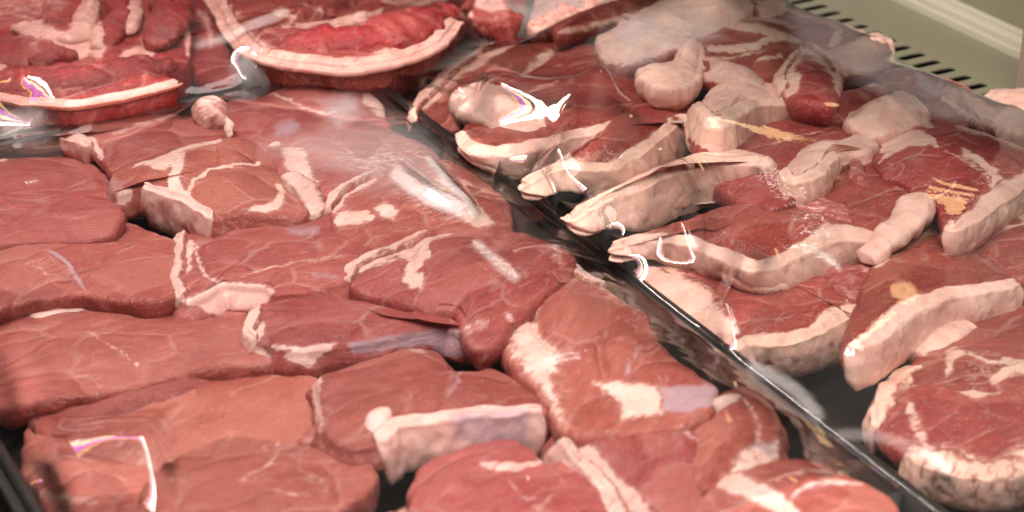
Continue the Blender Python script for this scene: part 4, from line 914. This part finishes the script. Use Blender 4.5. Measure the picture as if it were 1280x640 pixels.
    o = mesh_obj('plastic_wrap', P, [tuple(f) for f in F], FILM, None, True, {'painted_haze': ('FLOAT', painted_haze)})
    tag(o, label, 'plastic wrap', 'clear wrap stretched over the trays')
    return P[:nu * nv], nu, nv
GLINT = {}
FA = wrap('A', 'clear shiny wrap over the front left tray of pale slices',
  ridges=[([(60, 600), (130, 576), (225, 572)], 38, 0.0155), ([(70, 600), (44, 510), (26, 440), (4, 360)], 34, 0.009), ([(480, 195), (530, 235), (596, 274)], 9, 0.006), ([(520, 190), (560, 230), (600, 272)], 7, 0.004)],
  haze_marks=[('P', [(330, 185), (420, 150), (500, 160), (545, 190), (560, 240), (500, 235), (430, 225)], 20, 0.14), ('L', [(485, 215), (530, 245), (588, 272)], 9, 0.4), ('L', [(530, 195), (560, 235), (600, 275)], 7, 0.35),
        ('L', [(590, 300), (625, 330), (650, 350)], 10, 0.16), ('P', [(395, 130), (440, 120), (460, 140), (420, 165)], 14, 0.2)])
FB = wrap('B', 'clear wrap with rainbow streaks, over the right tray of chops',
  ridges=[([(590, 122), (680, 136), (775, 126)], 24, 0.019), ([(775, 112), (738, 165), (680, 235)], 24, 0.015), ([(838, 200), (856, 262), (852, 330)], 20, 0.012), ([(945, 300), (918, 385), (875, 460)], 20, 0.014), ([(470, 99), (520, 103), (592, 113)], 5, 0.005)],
  haze_marks=[('P', [(740, 60), (790, 20), (880, 10), (900, 45), (840, 70), (770, 90)], 18, 0.12), ('P', [(980, 0), (1280, 130), (1280, 160), (1180, 150), (1080, 100), (1000, 60)], 14, .10), ('L', [(930, 455), (985, 480), (1030, 530)], 12, 0.2), ('L', [(1040, 545), (1100, 545), (1150, 565)], 10, 0.12),
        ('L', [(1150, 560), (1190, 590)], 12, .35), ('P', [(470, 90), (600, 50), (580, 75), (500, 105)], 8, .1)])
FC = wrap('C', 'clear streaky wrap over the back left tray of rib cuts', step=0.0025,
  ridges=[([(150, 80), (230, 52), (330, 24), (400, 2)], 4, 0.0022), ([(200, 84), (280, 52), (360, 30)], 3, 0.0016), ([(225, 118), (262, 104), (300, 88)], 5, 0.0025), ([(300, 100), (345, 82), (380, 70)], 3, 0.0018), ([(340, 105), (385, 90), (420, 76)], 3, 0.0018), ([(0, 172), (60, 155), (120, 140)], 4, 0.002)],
  haze_marks=[('P', [(0, 150), (60, 140), (60, 165), (0, 185)], 8, .25), ('P', [(310, 60), (420, 90), (440, 105), (300, 115), (290, 80)], 10, .22), ('L', [(240, 60), (300, 40), (360, 14)], 8, .2)])
FD = wrap('D', 'clear wrap over the back right tray at the top edge of the photo', step=0.004, haze_marks=[('P', [(600, 0), (760, -20), (760, 30), (640, 40)], 16, .2)])

# ------------------------------------------------------------------ display case behind the right tray
def pbox(name, u0, u1, v0, v1, z0, z1, mat, parent=None, bev=0.0):
    V = [(*xy(u, v), z) for z in (z0, z1) for (u, v) in ((u0, v0), (u1, v0), (u1, v1), (u0, v1))]
    F = [(0, 1, 2, 3), (4, 5, 6, 7), (0, 1, 5, 4), (1, 2, 6, 5), (2, 3, 7, 6), (3, 0, 4, 7)]
    o = mesh_obj(name, V, F, mat, parent, smooth=False)
    if bev:
        m = o.modifiers.new('bevel', 'BEVEL'); m.width = bev; m.segments = 3
    return o

shelf = pbox('shelf', -1.6, uB1 + 0.012, -0.2, 3.2, -0.03, 0.0, plain('shelf_black', (0.02, 0.02, 0.02), 0.5)); tag(shelf, kind='structure')
ZV = 0.026
sl = uv(at(1052, 30, ZV)), uv(at(1232, 112, ZV))
us = 0.5 * (sl[0][0] + sl[1][0])
pitch = abs(uv(at(1163, 80, ZV))[1] - uv(at(1145, 70.5, ZV))[1])
uR = 0.5 * (uv(at(1122, 0, ZV))[0] + uv(at(1259, 71, ZV))[0])
print('vent', us, pitch, uR, uB1)
def vent():
    root = empty('vent_panel', (float(xy(us, 1.4)[0]), float(xy(us, 1.4)[1]), 0.0)); tag(root, 'olive beige metal panel with a row of dark slots, beside the right tray', 'vent panel')
    u0, u1 = uB1 + 0.013, uR
    hl, hw = 0.0125, 0.0042
    V, F = [], []
    v0 = sl[1][1] - 6 * pitch
    walls = []
    for k in range(44):
        a, b = v0 + k * pitch, v0 + (k + 1) * pitch; m = (a + b) / 2
        hole = []
        for i in range(9):
            an = R(180 - 180 * i / 8) if i else R(180)
            cx = us - (hl - hw) if math.cos(an) < -0.01 else us + (hl - hw) if math.cos(an) > 0.01 else us
            hole.append((cx + hw * math.cos(an), m + hw * math.sin(an)))
        low = [(x, 2 * m - y) for x, y in hole]
        def add(L, z=ZV):
            base = len(V)
            for x, y in L: V.append((*xy(x, y), z))
            return list(range(base, base + len(L)))
        F.append(tuple(add([(u0, m)] + hole + [(u1, m), (u1, b), (u0, b)])))
        F.append(tuple(add([(u0, m)] + low + [(u1, m), (u1, a), (u0, a)]))[::-1])
        L = hole + low[::-1]
        t_, b_ = add(L), add(L, ZV - 0.0012)
        walls += [(t_[i], t_[(i + 1) % len(L)], b_[(i + 1) % len(L)], b_[i]) for i in range(len(L))]
    mesh_obj('slotted_plate', V, F + walls, VENTM, root, smooth=False, recalc=False)
    pbox('duct', u0, u1 - 0.003, v0, v0 + 44 * pitch, ZV - 0.040, ZV - 0.036, DARK, root)
vent()
rl = empty('metal_rail', (float(xy(uR, 1.4)[0]), float(xy(uR, 1.4)[1]), 0.0)); tag(rl, 'pale ridged metal rail running behind the slotted panel', 'rail')
uR1 = 0.5 * (uv(at(1203, 0, ZV + .012))[0] + uv(at(1262, 31, ZV + .012))[0])
def extr(name, prof, va, vb, mat, parent):
    V = [(*xy(u, v), z) for v in (va, vb) for (u, z) in prof]; n = len(prof)
    F = [tuple(q) for q in lattice_faces(2, n).tolist()] + [tuple(range(n)), tuple(range(n, 2 * n))[::-1]]
    o = mesh_obj(name, V, F, mat, parent, smooth=False)
    m = o.modifiers.new('bevel', 'BEVEL'); m.width = 0.0008; m.segments = 2
    return o
w_ = uR1 - uR
extr('ledge', [(uR + .001, ZV - .02), (uR + .001, ZV + .006), (uR + w_ * .18, ZV + .006), (uR + w_ * .20, ZV + .0035), (uR + w_ * .30, ZV + .0035), (uR + w_ * .32, ZV + .010), (uR + w_ * .62, ZV + .011), (uR + w_ * .64, ZV + .008), (uR + w_ * .74, ZV + .008), (uR + w_ * .76, ZV + .012), (uR + w_, ZV + .012), (uR + w_, ZV - .02)], 0.4, 3.2, ALU, rl)
bp_ = pbox('back_panel', uR1 + .002, uR1 + 0.9, 0.4, 3.4, -0.02, ZV + 0.002, BACKM); tag(bp_, 'dull olive panel beyond the pale rail in the top right corner', 'panel')
q0 = uv(at(1262, 118, ZV))
po = pbox('metal_post', q0[0], q0[0] + 0.07, q0[1] - 0.30, q0[1] - 0.004, ZV + .0005, 0.80, POSTM, None, bev=.002); tag(po, 'plain brownish metal post at the right edge of the photo', 'post')

# ------------------------------------------------------------------ lamps: case tubes, an added fill, ceiling lamps
def area(name, loc, sx, sy, power, colr, rot):
    l = bpy.data.lights.new(name, 'AREA'); l.shape = 'RECTANGLE'; l.size, l.size_y = sx, sy
    l.energy = power; l.color = colr
    o = bpy.data.objects.new(name, l); col.objects.link(o); o.location = loc; o.rotation_euler = rot
    return o
yaw = math.atan2(E1[1], E1[0])
def tubes(u, v, z, L0=1.2):
    """Four parallel tubes running along the case, white to the right, then cream, violet and amber."""
    for du, w, L, colr in ((0.0, 0.050, 48.0, (1.0, 0.95, 0.87)), (-0.080, 0.042, 18.0, (1.0, 0.80, 0.50)), (-0.125, 0.042, 9.0, (0.72, 0.16, 0.95)), (-0.165, 0.020, 12.0, (1.0, 0.58, 0.20))):
        p = xy(u + du, v)
        area('tube_lamp', (p[0], p[1], z), L0, w, L * math.pi * L0 * w, colr, (0, 0, yaw))
tubes(uA1 - 0.25, 0.80, 0.85, 2.0)

q_ = xy(0.78, 0.30)
cl = area('fill_lamp', (q_[0], q_[1], 1.15), 0.9, 0.5, 5.2 * math.pi * 0.45, (1.0, 0.93, 0.85), (0, 0, 0))  # added soft fill to brighten the rinds, not a fixture of the case
cl.rotation_euler = Vector((0.06 - q_[0], 1.15 - q_[1], -1.1)).to_track_quat('-Z', 'Y').to_euler()

def spot_for(film, pxy, dist, size, L, colr):
    P, nu, nv = film
    i = int(np.argmin(np.linalg.norm(proj(P) - pxy, axis=1)))
    a, b = divmod(i, nv)
    G = P.reshape(nu, nv, 3); r_ = 3
    n = np.cross(G[min(a + r_, nu - 1), b] - G[max(a - r_, 0), b], G[a, min(b + r_, nv - 1)] - G[a, max(b - r_, 0)])
    n /= np.linalg.norm(n); n *= np.sign(n[2])
    d = P[i] - CAM; d /= np.linalg.norm(d)
    r = d - 2 * (d @ n) * n
    p = P[i] + r * dist
    print('spot', pxy, 'normal', n.round(2), 'refl', r.round(2))
    l = bpy.data.lights.new('ceiling_lamp', 'AREA'); l.shape = 'DISK'; l.size = size
    l.energy = L * math.pi * math.pi * size * size / 4; l.color = colr
    o = bpy.data.objects.new('ceiling_lamp', l); col.objects.link(o); o.location = p
    o.rotation_euler = Vector(-r).to_track_quat('-Z', 'Y').to_euler()
    return o
spot_for(FB, (1128, 365), 2.6, 0.24, 4.0, (1.0, 0.62, 0.28))

for q in ((825, 186), (795, 153), (887, 206)):
    spot_for(FB, q, 2.6, 0.03, 7, (1.0, 0.97, 0.9))

world = bpy.data.worlds.new('World'); scene.world = world; world.use_nodes = True
wt = world.node_tree; wt.nodes.clear()
tc = wt.nodes.new('ShaderNodeTexCoord'); sx = wt.nodes.new('ShaderNodeSeparateXYZ'); wt.links.new(tc.outputs['Generated'], sx.inputs[0])
def wm(op, a, b):
    n = wt.nodes.new('ShaderNodeMath'); n.operation = op
    for k, v in enumerate((a, b)):
        if isinstance(v, (int, float)): n.inputs[k].default_value = v
        else: wt.links.new(v, n.inputs[k])
    return n.outputs[0]
# the shop behind the viewer is bright, the inside of the case ahead is dim
f = wm('ADD', wm('MULTIPLY', sx.outputs[1], -0.35), wm('MULTIPLY', sx.outputs[2], 0.75))
rp = wt.nodes.new('ShaderNodeValToRGB'); wt.links.new(wm('MULTIPLY_ADD', f, 0.62), rp.inputs[0])
rp.inputs[0].links[0].from_node.inputs[2].default_value = 0.5
e = rp.color_ramp.elements
e[0].position, e[0].color = 0.55, (0.006, 0.006, 0.006, 1)
e[1].position, e[1].color = 0.92, (0.83, 0.75, 0.66, 1)
bg = wt.nodes.new('ShaderNodeBackground'); wt.links.new(rp.outputs[0], bg.inputs[0]); bg.inputs[1].default_value = 0.75
wo = wt.nodes.new('ShaderNodeOutputWorld'); wt.links.new(bg.outputs[0], wo.inputs[0])

scene.view_settings.view_transform = 'Standard'; scene.view_settings.look = 'None'; scene.view_settings.exposure = 0
cy = scene.cycles
cy.use_denoising = True
cy.max_bounces = 8; cy.transparent_max_bounces = 16; cy.glossy_bounces = 4
cy.caustics_reflective = False; cy.caustics_refractive = False
cy.sample_clamp_indirect = 6
cy.use_adaptive_sampling = True; cy.adaptive_threshold = 0.03
